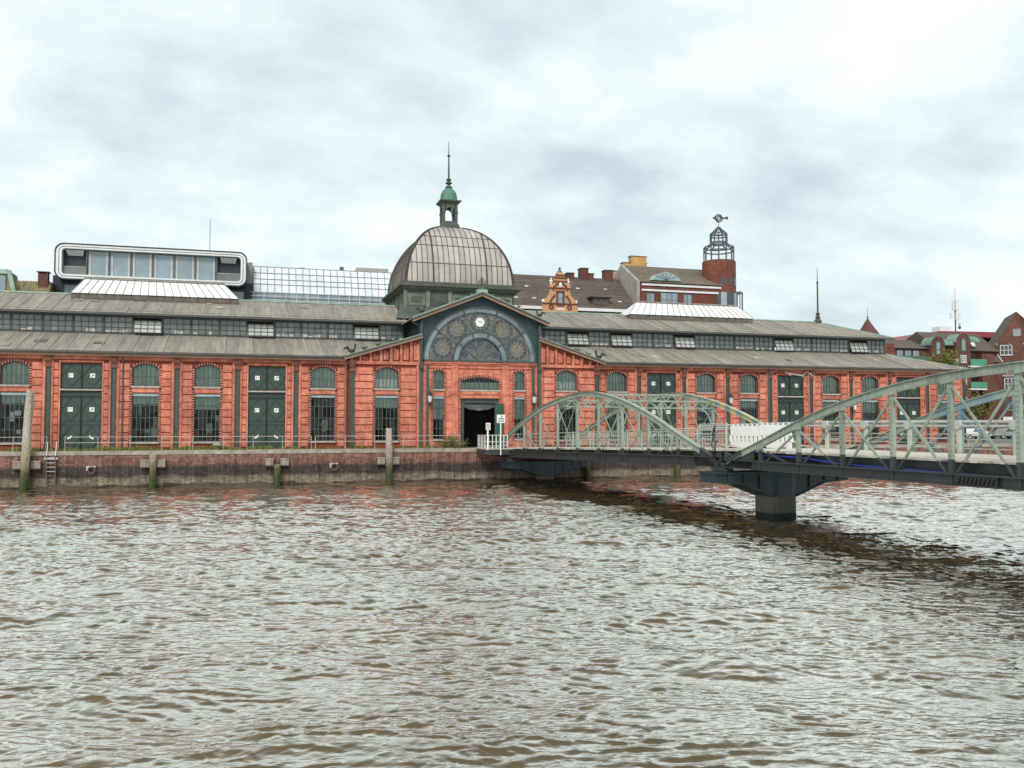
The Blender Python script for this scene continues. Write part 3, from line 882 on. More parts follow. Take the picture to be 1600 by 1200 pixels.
# ---- clerestory
cw_ = MB()
for x0, x1 in ((-46.5, -5.2), (5.3, 45.9)):
    cw_.box(x0, x1, CY - .04, CY + .08, CZ - .25, CZ + .14)
    cw_.box(x0, x1, CY - .04, CY + .08, 13.50, 14.05)
cw_.box(45.82, 45.9, CY + .08, yr - CY, CZ - .3, 14.0)
cw_.build('clerestory_wall', CLERE, HALL)
NP = [0]
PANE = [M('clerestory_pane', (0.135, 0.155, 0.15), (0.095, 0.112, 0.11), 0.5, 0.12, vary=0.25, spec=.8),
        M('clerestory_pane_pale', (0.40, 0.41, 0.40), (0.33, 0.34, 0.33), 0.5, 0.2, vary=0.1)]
PALEC = M('pale_clutter', (0.5, 0.47, 0.40), (0.3, 0.28, 0.24), 5, .9)
def clere_unit(x0, x1, opened):
    z0, z1 = CZ + .15, 13.49
    dy = (lambda z: CY - .02 - (.42 * (z1 - .25 - z) / 1.0 if opened else 0))
    zt = z1 - (.22 if opened else 0)
    fr = MB(); n = 4
    for i in range(n + 1):
        x = x0 + (x1 - x0) * i / n
        fr.bar((x, dy(z0) - .03, z0), (x, dy(zt) - .03, zt), .05 if 0 < i < n else .09, .05, side=(1, 0, 0))
    for k in range(4):
        z = z0 + (zt - z0) * k / 3
        fr.bar((x0, dy(z) - .03, z), (x1, dy(z) - .03, z), .05, .05, side=(0, 1, 0))
    f = fr.build('clerestory_window', CLERE, HALL)
    lot = MB()
    for i in range(n):
        for k in range(3):
            xa, xb = x0 + (x1 - x0) * i / n, x0 + (x1 - x0) * (i + 1) / n
            za, zb = z0 + (zt - z0) * k / 3, z0 + (zt - z0) * (k + 1) / 3
            e1, e2 = random.uniform(-.012, .012), random.uniform(-.012, .012)
            pm = MB() if NP[0] < 296 else lot
            pm.poly([(xa, dy(za) + e1, za), (xb, dy(za) + e2, za), (xb, dy(zb) - e1, zb), (xa, dy(zb) - e2, zb)])
            if pm is not lot:
                pm.build('pane', PANE[1 if opened else 0], f); NP[0] += 1
    if lot.v: lot.build('panes', PANE[1 if opened else 0], f, kind='stuff')
    if not opened and random.random() < .75:
        cl = MB(); xx = x0 + .1
        while xx < x1 - .3:
            ww = random.uniform(.15, .4)
            if random.random() < .6:
                cl.box(xx, xx + ww, CY - .05, CY - .03, z0 + .01, z0 + random.uniform(.12, .28))
            xx += ww + .08
        if cl.v: cl.build('putty_repair', PALEC, f, kind='stuff')
def clere_run(x0, x1, opened):
    n = round((x1 - x0) / 2.25); st = (x1 - x0) / n
    for i in range(n):
        clere_unit(x0 + st * i + .06, x0 + st * (i + 1) - .06, i in opened)
        if i % 2 == 0: MB().box(x0 + st * i - .05, x0 + st * i + .05, CY - .12, CY - .02, CZ, 13.6).build('clerestory_post', CLERE, HALL)
# left run is built towards the left so that the nearest units come first
clere_run(-39.0, -5.4, {5, 9, 13})
clere_run(5.5, 45.8, {2, 4, 7, 12, 16})
MB().box(-46.5, -39.1, CY + .01, CY + .05, CZ + .14, 13.5).build('clerestory_wall', PANE[0], HALL)
# ---- ridge skylights
def skylight(xa, xb, ta, tb):
    ya, yb = 9.35, 2 * RY - 9.35
    cb = MB().box(xa, xb, ya, yb, 15.2, 15.92).build('skylight', SKYC, HALL)
    n = 20
    for i in range(n):
        u, v = i / n, (i + 1) / n
        if i % 1 == 0:
            MB().box(xa + (xb - xa) * u + .03, xa + (xb - xa) * v - .03, ya - .03, ya, 15.48, 15.86).build('curb_panel', SKYC, cb)
    for i in range(n):
        u, v = i / n, (i + 1) / n
        B0, B1_ = xa + (xb - xa) * u, xa + (xb - xa) * v
        T0, T1 = ta + (tb - ta) * u, ta + (tb - ta) * v
        MB().poly([(B0 + .02, ya - .12, 15.93), (B1_ - .02, ya - .12, 15.93), (T1 - .02, RY, 17.45), (T0 + .02, RY, 17.45)]).build('skylight_pane', SKYG, cb)
    rb_ = MB()
    for i in range(n + 1):
        u = i / n
        rb_.bar((xa + (xb - xa) * u, ya - .12, 15.95), (ta + (tb - ta) * u, RY, 17.47), .05, .07, side=(1, 0, 0))
    rb_.bar((ta - .1, RY, 17.5), (tb + .1, RY, 17.5), .3, .10)
    rb_.build('glazing_bar', M('glazing_bar_' + str(int(xa)), (0.30, 0.28, 0.24), (0.18, 0.17, 0.15), 3, .6), cb)
    en = MB()
    en.poly([(xb, ya - .12, 15.93), (xb, yb, 15.93), (tb, RY, 17.45)])
    en.poly([(xa, yb, 15.93), (xa, ya - .12, 15.93), (ta, RY, 17.45)])
    en.poly([(xb, yb, 15.93), (xa, yb, 15.93), (ta, RY, 17.45), (tb, RY, 17.45)])
    en.build('skylight_end', SKYG, cb)
skylight(-33.2, -19.6, -32.4, -20.9)
skylight(18.4, 32.6, 20.0, 31.8)
# ---- finial on the right hip
f = MB()
f.lathe(42.0, RY, [(.42, 15.95), (.45, 16.2), (.22, 16.45), (.30, 16.62), (.14, 16.8), (.26, 17.0), (.10, 17.2), (.085, 20.4), (.14, 20.5), (.05, 20.65), (.03, 22.2)], 10)
f.build('finial', DRUM, HALL)
# ---- downpipes
for x in (-27.9, -11.05, 11.05, 28.3):
    d = MB(); d.cyl((x, -.14, 2.8), (x, -.14, 9.9), .06, 8); d.build('downpipe', GUTTER, HALL)
# ================================================================== CENTRAL WING
WY = -0.60
GC = 0.10                                   # axis of the portal
GL, GR = GC - 5.08, GC + 5.22               # sides of the tall middle part
slope_z = lambda x: 10.22 + (11.98 - 10.22) * max(0, min(1, (CW + .15 - abs(x - 0.0)) / (CW + .15 - 5.05)))
for s, (x0, x1) in ((-1, (-CW - .05, GL)), (1, (GR, CW + .10))):
    xc = -7.81 if s < 0 else 7.88
    sh = MB()
    wall_sheet(sh, x0, x1, ZB, ZE, WY, xc, .95, [(3.39, 7.12, 7.12), (7.68, 9.04, 9.42)])
    # return to the main wall
    xr = x0 if s < 0 else x1
    sh.poly([(xr, 0.0, ZB), (xr, WY, ZB), (xr, WY, 10.2), (xr, 0.0, 10.2)][::(1 if s < 0 else -1)])
    sh.build('wall', BRICKD, HALL)
    fr_ = MB()
    fr_.poly([(x0, WY, ZE), (x1, WY, ZE), (x1, WY, slope_z(x1)), (x0, WY, slope_z(x0))])
    fr_.build('gable_wall', BRICKD, HALL)
    u, l = [], []
    if 3 not in protoW:
        a_ = window_unit('upper_window', xc, .95, 7.68, 9.04, 9.42, WY, 6, (8.52,), [(7.7, 8.53, CURTW), (8.53, 9.5, CURT)])
        b_ = window_unit('lower_window', xc, .95, 3.39, 7.12, 7.12, WY, 6, (4.35, 5.25, 6.1), [(6.1, 7.2, CURT)], lintel=True)
        c_ = teeth(xc, .95, 7.62, 9.04, 9.42, WY).build('header_surround', [BRICK, GAPSHADE], HALL, kind='stuff')
        tm = MB(); z = 3.3
        while z < 7.35:
            for q in (-1, 1):
                xa, xb = xc + q * .954, xc + q * 1.14
                tm.box(min(xa, xb), max(xa, xb), WY - .075, WY, z, z + .10, 0)
                tm.box(min(xa, xb), max(xa, xb), WY - .03, WY, z + .10, z + .19, 1)
            z += .19
        d_ = tm.build('header_surround', [BRICK, GAPSHADE], HALL, kind='stuff')
        e_ = MB().box(xc - .945, xc + .945, WY - .03, WY, 7.20, 7.54).build('spandrel', BRICK, HALL)
        protoW[3] = (xc, WY, (a_, b_, c_, d_, e_))
    else:
        px, py, parts = protoW[3]
        for p_ in parts: dup(p_, (xc - px, WY - py, 0), HALL)
    ex0, ex1 = (x0 + .34, x1 - .42) if s < 0 else (x0 + .42, x1 - .34)
    bands(ex0, xc - 1.15, WY); bands(xc + 1.15, ex1, WY)
    for a_, b_ in ((x0, ex0 - .04), (ex1 + .04, x1)):
        MB().box(a_, b_, WY - .10, WY, ZB, 9.62).build('pilaster_strip', BRICK, HALL)
    # frieze of upright panels under the rake
    MB().box(x0, x1, WY - .16, WY, 9.66, 9.92).build('brick_cornice', BRICK, HALL)
    n = 7
    for i in range(n + 1):
        x = x0 + (x1 - x0) * i / n
        x = min(max(x, x0 + .11), x1 - .11)
        zt = slope_z(x) - .16
        if zt > 10.05:
            MB().box(x - .11, x + .11, WY - .14, WY, 9.921, zt).build('frieze_rib', BRICK, HALL)
    for i in range(n):
        xa, xb = x0 + (x1 - x0) * i / n + .20, x0 + (x1 - x0) * (i + 1) / n - .20
        zt = min(slope_z(xa), slope_z(xb)) - .30
        if zt > 10.25:
            for k in range(2):
                xm = xa + (xb - xa) * (k + .5) / 2
                MB().box(xm - .09, xm + .09, WY - .07, WY, 10.05, zt - .08 * (k % 2)).build('frieze_panel', BRICK, HALL)
    # raking beam and its copper capping
    xo, xi = (-CW - .55, GL + .05) if s < 0 else (CW + .62, GR - .05)
    zo, zi = slope_z(CW + .15) - .16, slope_z(5.05) + .02
    rk = MB(); rk.bar((xo, WY - .28, zo), (xi, WY - .28, zi), .5, .20, side=(0, 1, 0)); rk.build('raking_beam', FASCIA, HALL)
    rk = MB(); rk.bar((xo, WY - .30, zo + .14), (xi, WY - .30, zi + .14), .62, .10, side=(0, 1, 0)); rk.build('raking_gutter', GUTTER, HALL)
    rk = MB(); rk.bar((xo, WY - .24, zo + .22), (xi, WY - .24, zi + .22), .42, .09, side=(0, 1, 0)); rk.build('raking_flashing', COPPER, HALL)
    # side aisle roof of the wing
    rf = MB()
    rf.poly([(xo, WY - .5, zo + .22), (xi, WY - .5, zi + .22), (xi, 5.6, zi + .22), (xo, 5.6, zo + .22)])
    rf.build('wing_roof', ROOF, HALL)
    pilaster((-CW + .12) if s < 0 else (CW - .06), WY - .10)

# ---- portal wall
def hole_wall(mb, x0, x1, z0, z1, y, cols, mi=0):
    """columns of openings side by side: cols = (xc, hw, holes)"""
    xs_ = x0
    for i, (xc, hw, holes) in enumerate(cols):
        xe = x1 if i == len(cols) - 1 else (xc + hw + cols[i+1][0] - cols[i+1][1]) / 2
        wall_sheet(mb, xs_, xe, z0, z1, y, xc, hw, holes, .45, mi); xs_ = xe
pw = MB()
NWL, NWR = GC - 3.57, GC + 3.50
hole_wall(pw, GL, GR, ZB, 10.0, WY, [(NWL, .46, [(3.5, 7.1, 7.1), (7.68, 9.05, 9.28)]),
                                       (GC, 1.68, [(ZB + .03, 6.95, 6.95), (7.66, 8.40, 8.72)]),
                                       (NWR, .46, [(3.5, 7.1, 7.1), (7.68, 9.05, 9.28)])])
pw.build('portal_wall', BRICK, HALL)
for xc in (NWL, NWR):
    window_unit('upper_window', xc, .46, 7.68, 9.05, 9.28, WY, 3, (8.4,), [(7.7, 9.3, CURT)])
    window_unit('lower_window', xc, .46, 3.5, 7.1, 7.1, WY, 3, (4.4, 5.2, 6.1), [(5.2, 7.2, CURT)], lintel=True)
    teeth(xc, .46, 7.62, 9.05, 9.28, WY).build('header_surround', [BRICK, GAPSHADE], HALL, kind='stuff')
    tm = MB(); z = 3.4
    while z < 7.3:
        for q in (-1, 1):
            xa, xb = xc + q * .464, xc + q * .62
            tm.box(min(xa, xb), max(xa, xb), WY - .075, WY, z, z + .10, 0)
            tm.box(min(xa, xb), max(xa, xb), WY - .03, WY, z + .10, z + .19, 1)
        z += .19
    tm.build('header_surround', [BRICK, GAPSHADE], HALL, kind='stuff')
    for q in (-1, 1):
        a_, b_ = xc + q * .64, xc + q * (1.02 if (q < 0) == (xc < GC) else 1.10)
        bands(min(a_, b_), max(a_, b_), WY, n=9, z1=9.2, thick=.05)
window_unit('portal_window', GC, 1.68, 7.66, 8.40, 8.72, WY, 8, (), [(7.66, 8.3, CURT)])
tm = teeth(GC, 1.68, 7.6, 8.40, 8.72, WY)
z = ZB + .2
while z < 7.0:
    for q in (-1, 1):
        xa, xb = GC + q * 1.685, GC + q * 1.84
        tm.box(min(xa, xb), max(xa, xb), WY - .075, WY, z, z + .10, 0)
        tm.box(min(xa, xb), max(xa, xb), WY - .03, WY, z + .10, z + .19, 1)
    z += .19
tm.build('header_surround', [BRICK, GAPSHADE], HALL, kind='stuff')
for q in (-1, 1):
    xm = GC + q * 2.22
    MB().box(xm - .28, xm + .28, WY - .13, WY, ZB, 9.72).build('portal_pilaster', BRICK, HALL)
    MB().box(xm - .34, xm + .34, WY - .17, WY, 7.25, 7.42).build('pilaster_band', BRICK, HALL)
MB().box(GC - 1.66, GC + 1.66, WY - .10, WY, 7.28, 7.52).build('portal_lintel', BRICK, HALL)
MB().box(GC - 1.66, GC + 1.66, WY + .02, WY + .3, 6.97, 7.25).build('portal_beam', LINTEL, HALL)
for z0, z1, dp in ((9.74, 9.86, .12), (9.86, 10.0, .20), (10.0, 10.12, .26)):
    MB().box(GL + .25, GR - .25, WY - dp, WY + .1, z0 + .001, z1).build('portal_cornice', BRICK if z0 < 9.99 else STEEL, HALL)
MB().box(GL + .55, GR - .55, WY - .05, WY, 9.40, 9.47).build('string_course', BRICKD, HALL)
# doorway: frame, drape, open leaf, near-black sheet painted as the unlit hall
fr_ = MB()
fr_.box(GC - 1.68, GC - 1.34, WY + .25, WY + .33, ZB, 6.95); fr_.box(GC + 1.52, GC + 1.68, WY + .25, WY + .33, ZB, 6.95)
fr_.box(GC - 1.34, GC + 1.52, WY + .25, WY + .33, 6.55, 6.95)
fr_.build('door_frame', STEEL, HALL)
dr = MB()
N = 22
for i in range(N):
    u, v = i / N, (i + 1) / N
    f = lambda t_: (GC - 1.32 + 2.7 * t_, 6.5, 6.18 - .26 * math.sin(math.pi * t_) + .03 * math.sin(22 * t_))
    (xa, _, za), (xb, _, zb) = f(u), f(v)
    dr.poly([(xa, WY + .45 + .05 * math.sin(9 * u), za), (xb, WY + .45 + .05 * math.sin(9 * v), zb), (xb, WY + .40, 6.52 - .05 * math.sin(math.pi * v)), (xa, WY + .40, 6.52 - .05 * math.sin(math.pi * u))])
dr.build('door_drape', M('grey_drape', (0.12, 0.125, 0.13), (0.05, 0.052, 0.055), 2, .8, stretch=(.5, 1, 5)), HALL, smooth=True)
lf = MB(); lf.bar((GC + 1.36, WY + .22, 4.62), (GC + 1.98, WY - .34, 4.62), .07, 3.8, side=(.6, .8, 0)); 
lf.build('open_door_leaf', M('leaf_green', (0.02, 0.09, 0.062), (0.012, 0.055, 0.04), 2, .5), HALL, label='bright dark-green door leaf standing open')
MB().box(GC - 4.4, GC + 4.4, 3.6, 3.7, ZB, 9.4).build('dark_hall_sheet', DARK, HALL)  # dark sheet added behind the doorway, painted as the hall's shade
# ---- tall green middle: posts, spandrel wall, big fan window
for x in (GL - .02, GR + .02):
    c = MB(); c.box(x - .13, x + .13, WY - .22, WY + .02, ZB, 13.35); c.cyl((x, WY - .30, 9.6), (x, WY - .30, 13.3), .10, 10)
    c.lathe(x, WY - .22, [(.12, 9.2), (.22, 9.4), (.22, 9.55), (.14, 9.7)], 8)
    c.build('gable_post', STEEL, HALL)
for x in (GL + .55, GR - .50):
    MB().box(x - .10, x + .10, WY - .14, WY - .001, ZB, 9.7).build('iron_column', STEEL, HALL)
FX, FZ = GC, 10.14
ERX, ERZ = 4.80, 4.42
ez = ERZ / ERX
sp = MB()
roof_z = lambda x: 15.60 - abs(x - GC) * .405
NA = 40
ang = [math.pi * i / NA for i in range(NA + 1)]
for a0, a1 in zip(ang[:-1], ang[1:]):
    xa, za = FX + ERX * math.cos(a0), FZ + ERZ * math.sin(a0)
    xb, zb = FX + ERX * math.cos(a1), FZ + ERZ * math.sin(a1)
    sp.poly([(xa, WY, za), (xa, WY, roof_z(xa)), (xb, WY, roof_z(xb)), (xb, WY, zb)])
sp.poly([(FX + ERX, WY, FZ), (GR, WY, FZ), (GR, WY, roof_z(GR)), (FX + ERX, WY, roof_z(FX + ERX))])
sp.poly([(GL, WY, FZ), (FX - ERX, WY, FZ), (FX - ERX, WY, roof_z(FX - ERX)), (GL, WY, roof_z(GL))])
for x in (GL, GR):   # flanks
    sp.poly([(x, WY, 9.5), (x, 6.0, 9.5), (x, 6.0, 13.6), (x, WY, 13.6)])
sp.build('gable_panel', GABLE, HALL)
c = (FX, FZ)
MB().ring(c, ERX - .34, ERX + .02, WY - .10, WY + .14, 0, 180, 48, ez=ez).build('outer_arch', PALEB, HALL)
fan = MB().ring(c, ERX + .02, ERX + .16, WY - .16, WY + .02, 0, 180, 48, ez=ez).build('arch_moulding', STEEL, HALL)
IR = 2.32
MB().ring(c, IR - .42, IR, WY - .12, WY + .14, 0, 180, 36, ez=1.03).build('inner_arch', PALEB, HALL)
ia = MB().ring(c, IR, IR + .09, WY - .18, WY + .1, 0, 180, 36, ez=1.03); ia.ring(c, IR - .50, IR - .42, WY - .18, WY + .1, 0, 180, 36, ez=1.03)
for k in (36, 72, 108, 144):
    a_ = R(k)
    for r0, r1, zf in ((IR - .42, IR, 1.03), (ERX - .34, ERX + .02, ez)):
        ia.bar((FX + r0*math.cos(a_), WY - .13, FZ + r0*zf*math.sin(a_)), (FX + r1*math.cos(a_), WY - .13, FZ + r1*zf*math.sin(a_)), .10, .10, side=(0, 1, 0))
ia.build('inner_arch_moulding', STEEL, HALL)
FANG = M('fan_glass', (0.17, 0.155, 0.125), (0.10, 0.092, 0.078), 0.9, 0.12, spec=.7)
FAND = M('fan_glass_dark', (0.06, 0.065, 0.068), (0.035, 0.038, 0.04), 1.5, 0.12, spec=.7)
LEAD = M('pale_tracery', (0.40, 0.38, 0.33), (0.2, 0.19, 0.17), 3, .5)
gp = MB(); gpz = []
gp.poly([(FX + ERX * .99 * math.cos(a_), WY + .10, FZ + ERZ * .99 * math.sin(a_)) for a_ in ang])
gp.build('fan_glazing', FANG, HALL)
tr = MB()
for k in (36, 72, 108, 144):     # main mullions
    a_ = R(k)
    tr.bar((FX + IR*math.cos(a_), WY + .02, FZ + IR*math.sin(a_)), (FX + (ERX-.3)*math.cos(a_), WY + .02, FZ + (ERX-.3)*ez*math.sin(a_)), .12, .11, side=(0, 1, 0))
    tr.bar((FX + .15*math.cos(a_), WY + .02, FZ + .1), (FX + (IR-.45)*math.cos(a_), WY + .02, FZ + (IR-.45)*math.sin(a_)), .12, .09, side=(0, 1, 0))
tr.bar((FX - ERX + .3, WY + .0, FZ + .05), (FX + ERX - .3, WY + .0, FZ + .05), .16, .10, side=(0, 1, 0))
tr.build('mullion', M('mullion_iron', (0.11, 0.14, 0.15), (0.06, 0.08, 0.09), 1.5, .45), HALL)
rr_ = 3.42
for k in (18, 54, 90, 126, 162):
    a_ = R(k); cx_, cz_ = FX + rr_ * math.cos(a_), FZ + rr_ * (ez + .035) * math.sin(a_)
    ro = 1.0
    ds = MB().ring((cx_, cz_), ro * .60, ro - .03, WY + .055, WY + .075, n=28).build('rosette', FAND, HALL)
    t = MB()
    for r_ in (ro, ro * .58, ro * .30):
        t.ring((cx_, cz_), r_ - .022, r_ + .008, WY + .02, WY + .05, n=28)
    for j in range(12):
        b_ = R(30 * j + k)
        t.bar((cx_ + ro*.30*math.cos(b_), WY + .035, cz_ + ro*.30*math.sin(b_)), (cx_ + ro*math.cos(b_), WY + .035, cz_ + ro*math.sin(b_)), .03, .022, side=(0, 1, 0))
    for j in range(5):
        b_ = R(k + (j - 2) * 38); b2 = b_ + math.pi
        for bb in (b_, b2):
            q = (cx_ + (ro + .26) * math.cos(bb), cz_ + (ro + .26) * math.sin(bb))
            ee = ((q[0] - FX) / (ERX - .3)) ** 2 + ((q[1] - FZ) / (ERZ - .28)) ** 2
            ii = math.hypot(q[0] - FX, q[1] - FZ)
            if ee < 1 and ii > IR + .05 and q[1] > FZ + .1:
                t.bar((cx_ + ro*math.cos(bb), WY + .035, cz_ + ro*math.sin(bb)), (q[0], WY + .035, q[1]), .03, .022, side=(0, 1, 0))
    t.build('tracery', LEAD, ds)
    cx2, cz2 = FX + 1.42 * math.cos(a_), FZ + 1.44 * math.sin(a_) + .04
    d2 = MB().lathe(0, 0, [(.33, 0), (.33, .02)], 24)
    d2 = MB(); d2.poly([(cx2 + .34 * math.cos(2*math.pi*i/24), WY + .06, cz2 + .34 * math.sin(2*math.pi*i/24)) for i in range(24)])
    d_ = d2.build('fan_disc', FAND, HALL)
    MB().ring((cx2, cz2), .33, .40, WY + .02, WY + .055, n=24).build('disc_rim', PALEB, d_)
# clock
cx_, cz_ = FX - .02, FZ + rr_ * (ez + .035)
ck = MB().cyl((cx_, WY - .02, cz_), (cx_, WY + .0, cz_), .38, 28).build('clock', WHITE, HALL)
h = MB()
h.bar((cx_, WY - .035, cz_), (cx_ + .20, WY - .035, cz_ + .03), .012, .05, side=(0, 1, 0))
h.bar((cx_, WY - .035, cz_), (cx_ - .17, WY - .035, cz_ + .13), .012, .04, side=(0, 1, 0))
for j in range(12):
    b_ = R(30 * j)
    h.bar((cx_ + .30*math.cos(b_), WY - .03, cz_ + .30*math.sin(b_)), (cx_ + .35*math.cos(b_), WY - .03, cz_ + .35*math.sin(b_)), .012, .025, side=(0, 1, 0))
h.build('clock_hands', BLACK, ck)
MB().ring((cx_, cz_), .38, .43, WY - .03, WY + .02, n=28).build('clock_rim', LEAD, ck)
# ---- gable roof of the wing
for s in (-1, 1):
    xe, ze = GC + s * 5.92, 13.30
    xp, zp = GC, 15.66
    r_ = MB(); r_.bar((xe, WY - .55, ze), (xp, WY - .55, zp), .36, .20, side=(0, 1, 0)); r_.build('raking_beam', FASCIA, HALL)
    r_ = MB(); r_.bar((xe + s*.06, WY - .60, ze + .14), (xp, WY - .60, zp + .16), .50, .11, side=(0, 1, 0)); r_.build('raking_gutter', GUTTER, HALL)
    r_ = MB(); r_.bar((xe + s*.02, WY - .52, ze + .24), (xp, WY - .52, zp + .26), .44, .10, side=(0, 1, 0)); r_.build('raking_flashing', COPPER, HALL)
    for i in range(6):
        y0, y1 = WY - .35 + i * 1.2, WY - .35 + (i + 1) * 1.2
        sh = MB().poly([(xe, y0 + .02, ze + .2), (xe, y1 - .02, ze + .2), (xp, y1 - .02, zp + .23), (xp, y0 + .02, zp + .23)])
        sh.bar((xe, y1, ze + .24), (xp, y1, zp + .27), .04, .06, side=(0, 1, 0), mi=1)
        sh.build('roof_sheet', [ROOF, ROOFS], HALL)
    sf = MB().poly([(xe, WY - .72, ze - .1), (xp, WY - .72, zp - .1), (xp, 6, zp - .1), (xe, 6, ze - .1)]); sf.build('soffit', GABLE, HALL)
    pk = MB(); pk.bar((GC + s*5.3, WY - .1, 13.0), (xe - s*.1, WY - .1, 13.25), .2, .12, side=(0, 1, 0)); pk.build('eave_bracket', STEEL, HALL)
# crowning finial with its spikes
cr = MB()
cr.box(GC - .42, GC + .46, WY - .75, WY - .2, 15.85, 16.10)
cr.build('gable_pedestal', COPPER, HALL)
cr = MB(); cr.box(GC - .30, GC + .34, WY - .65, WY - .3, 16.10, 16.42)
for i, hgt in enumerate((.62, .85, .85, .62)):
    x = GC - .24 + i * .175
    cr.cyl((x, WY - .48, 16.4), (x, WY - .48, 16.4 + hgt * .65), .05, 6); cr.cyl((x, WY - .48, 16.4 + hgt * .65), (x, WY - .48, 16.4 + hgt), .07, 6, 0.005)
cr.build('spiked_finial', DRUM, HALL)
# ---- iron poultry on the rakes
BIRD = M('black_iron', (0.022, 0.026, 0.024), None, 3, .5)
def rooster(x, y, z, s, k):
    b = MB()
    b.ell((x, y, z + .30*k), (.30*k, .13*k, .16*k), rot=.15 * s)
    b.tube([(x + s*.18*k, y, z + .36*k), (x + s*.27*k, y, z + .52*k), (x + s*.27*k, y, z + .68*k)], .075*k)
    b.ell((x + s*.29*k, y, z + .72*k), (.09*k, .06*k, .085*k))
    b.cyl((x + s*.35*k, y, z + .72*k), (x + s*.45*k, y, z + .69*k), .03*k, 5, .004)
    for i in range(3): b.ell((x + s*(.24 + .05*i)*k, y, z + (.81 + .02*(i == 1))*k), (.03*k, .012*k, .05*k), 6, 4)
    for i in range(5):
        a_ = .5 + .28 * i
        P = [(x - s*.20*k, y, z + .36*k), (x - s*(.22 + .22*math.cos(a_))*k, y + .02*(i-2)*k, z + (.36 + .26*math.sin(a_))*k), (x - s*(.26 + .36*math.cos(a_ - .35))*k, y + .03*(i-2)*k, z + (.34 + .30*math.sin(a_ - .35))*k)]
        b.tube(P, .045*k, 5)
    for q in (-.05, .06): b.cyl((x + q*k, y, z), (x + q*k, y, z + .2*k), .025*k, 5)
    b.build('iron_rooster', BIRD, HALL, smooth=False)
def hen(x, y, z, s, k):
    b = MB()
    b.ell((x, y, z + .20*k), (.20*k, .10*k, .11*k), rot=.25 * s)
    b.ell((x + s*.19*k, y, z + .36*k), (.06*k, .05*k, .06*k)); b.tube([(x + s*.12*k, y, z + .24*k), (x + s*.18*k, y, z + .36*k)], .05*k)
    b.cyl((x - s*.12*k, y, z + .2*k), (x - s*.30*k, y, z + .33*k), .05*k, 5, .03*k)
    b.cyl((x + s*.23*k, y, z + .36*k), (x + s*.30*k, y, z + .35*k), .018*k, 5, .003)
    b.cyl((x, y, z), (x, y, z + .14*k), .03*k, 5)
    b.build('iron_hen', BIRD, HALL)
rk_z = lambda x: slope_z(x) + .14
rooster(-10.75, WY - .25, rk_z(10.75) - .02, 1, 1.05)
hen(-9.7, WY - .25, rk_z(9.7), 1, .95); hen(-8.6, WY - .25, rk_z(8.6), 1, .95); hen(-7.3, WY - .25, rk_z(7.3), 1, .8)
rooster(10.85, WY - .25, rk_z(10.85) - .02, -1, 1.05)
hen(9.85, WY - .25, rk_z(9.85), -1, .95); hen(8.8, WY - .25, rk_z(8.8), -1, .95)
gz = lambda x: 13.30 + (15.66 - 13.30) * (5.92 - abs(x - GC)) / 5.92 + .30
rooster(-5.05, WY - .5, gz(-5.05) - .02, 1, .85)
rooster(5.25, WY - .5, gz(5.25) - .02, -1, .85)
for x in (-3.1, -2.0, -1.0): hen(x, WY - .5, gz(x), 1, .75)
for x in (1.25, 2.3, 3.4): hen(x, WY - .5, gz(x), -1, .75)

# ================================================================== DOME
DY = RY
DRM = thing_loc = None
d = MB()
hs = 5.15
d.box(-hs, hs, DY - hs, DY + hs, 13.2, 16.95)
drum = d.build('drum', DRUM, HALL)
for face in range(2):
    for i in range(5):
        u0, u1 = -hs + 2*hs*i/5 + .25, -hs + 2*hs*(i+1)/5 - .25
        for nm, z0, z1, mt, o_ in (('drum_panel', 15.55, 16.6, DRUMP, .05),):
            p_ = MB()
            if face == 0: p_.box(u0, u1, DY - hs - o_, DY - hs, z0, z1)
            else: p_.box(-hs - o_, -hs, DY + u0, DY + u1, z0, z1)
            p_.build(nm, DRUM if i % 2 else DRUMP, drum)
            q_ = MB()
            if face == 0: q_.box(u0 + .25, u1 - .25, DY - hs - o_ - .03, DY - hs - o_, z0 + .25, z1 - .25)
            else: q_.box(-hs - o_ - .03, -hs - o_, DY + u0 + .25, DY + u1 - .25, z0 + .25, z1 - .25)
            q_.build('drum_louvre', GLASS if False else DRUM, drum)
        pl = MB()
        uu = -hs + 2*hs*i/5
        if face == 0: pl.box(uu - .18, uu + .18, DY - hs - .12, DY - hs, 14.4, 16.95)
        else: pl.box(-hs - .12, -hs, DY + uu - .18, DY + uu + .18, 14.4, 16.95)
        pl.build('drum_pilaster', DRUMP, drum)
sk = MB()
for s in (1,):
    P = [(-hs - .9, DY - hs - .9, 14.2), (hs + .9, DY - hs - .9, 14.2), (hs + .9, DY + hs + .9, 14.2), (-hs - .9, DY + hs + .9, 14.2)]
    Q = [(-hs - .1, DY - hs - .1, 15.5), (hs + .1, DY - hs - .1, 15.5), (hs + .1, DY + hs + .1, 15.5), (-hs - .1, DY + hs + .1, 15.5)]
    for i in range(4): sk.poly([P[i], P[(i+1) % 4], Q[(i+1) % 4], Q[i]])
sk.build('drum_skirt', DRUM, HALL)
for z0, z1, r_ in ((16.9, 17.05, 5.35), (17.05, 17.25, 5.52), (17.25, 17.33, 5.72), (17.33, 17.52, 5.66), (17.52, 17.72, 5.38)):
    MB().box(-r_, r_, DY - r_, DY + r_, z0 + .001, z1).build('dome_cornice', DRUM, HALL)
rad = lambda z: 5.08 * math.sqrt(max(0, 1 - ((z - 17.5) / 6.42) ** 2))
LV = [17.72, 19.55, 21.35, 22.35, 23.70]
dome = MB()
Zs = [17.72 + (23.75 - 17.72) * i / 24 for i in range(25)]
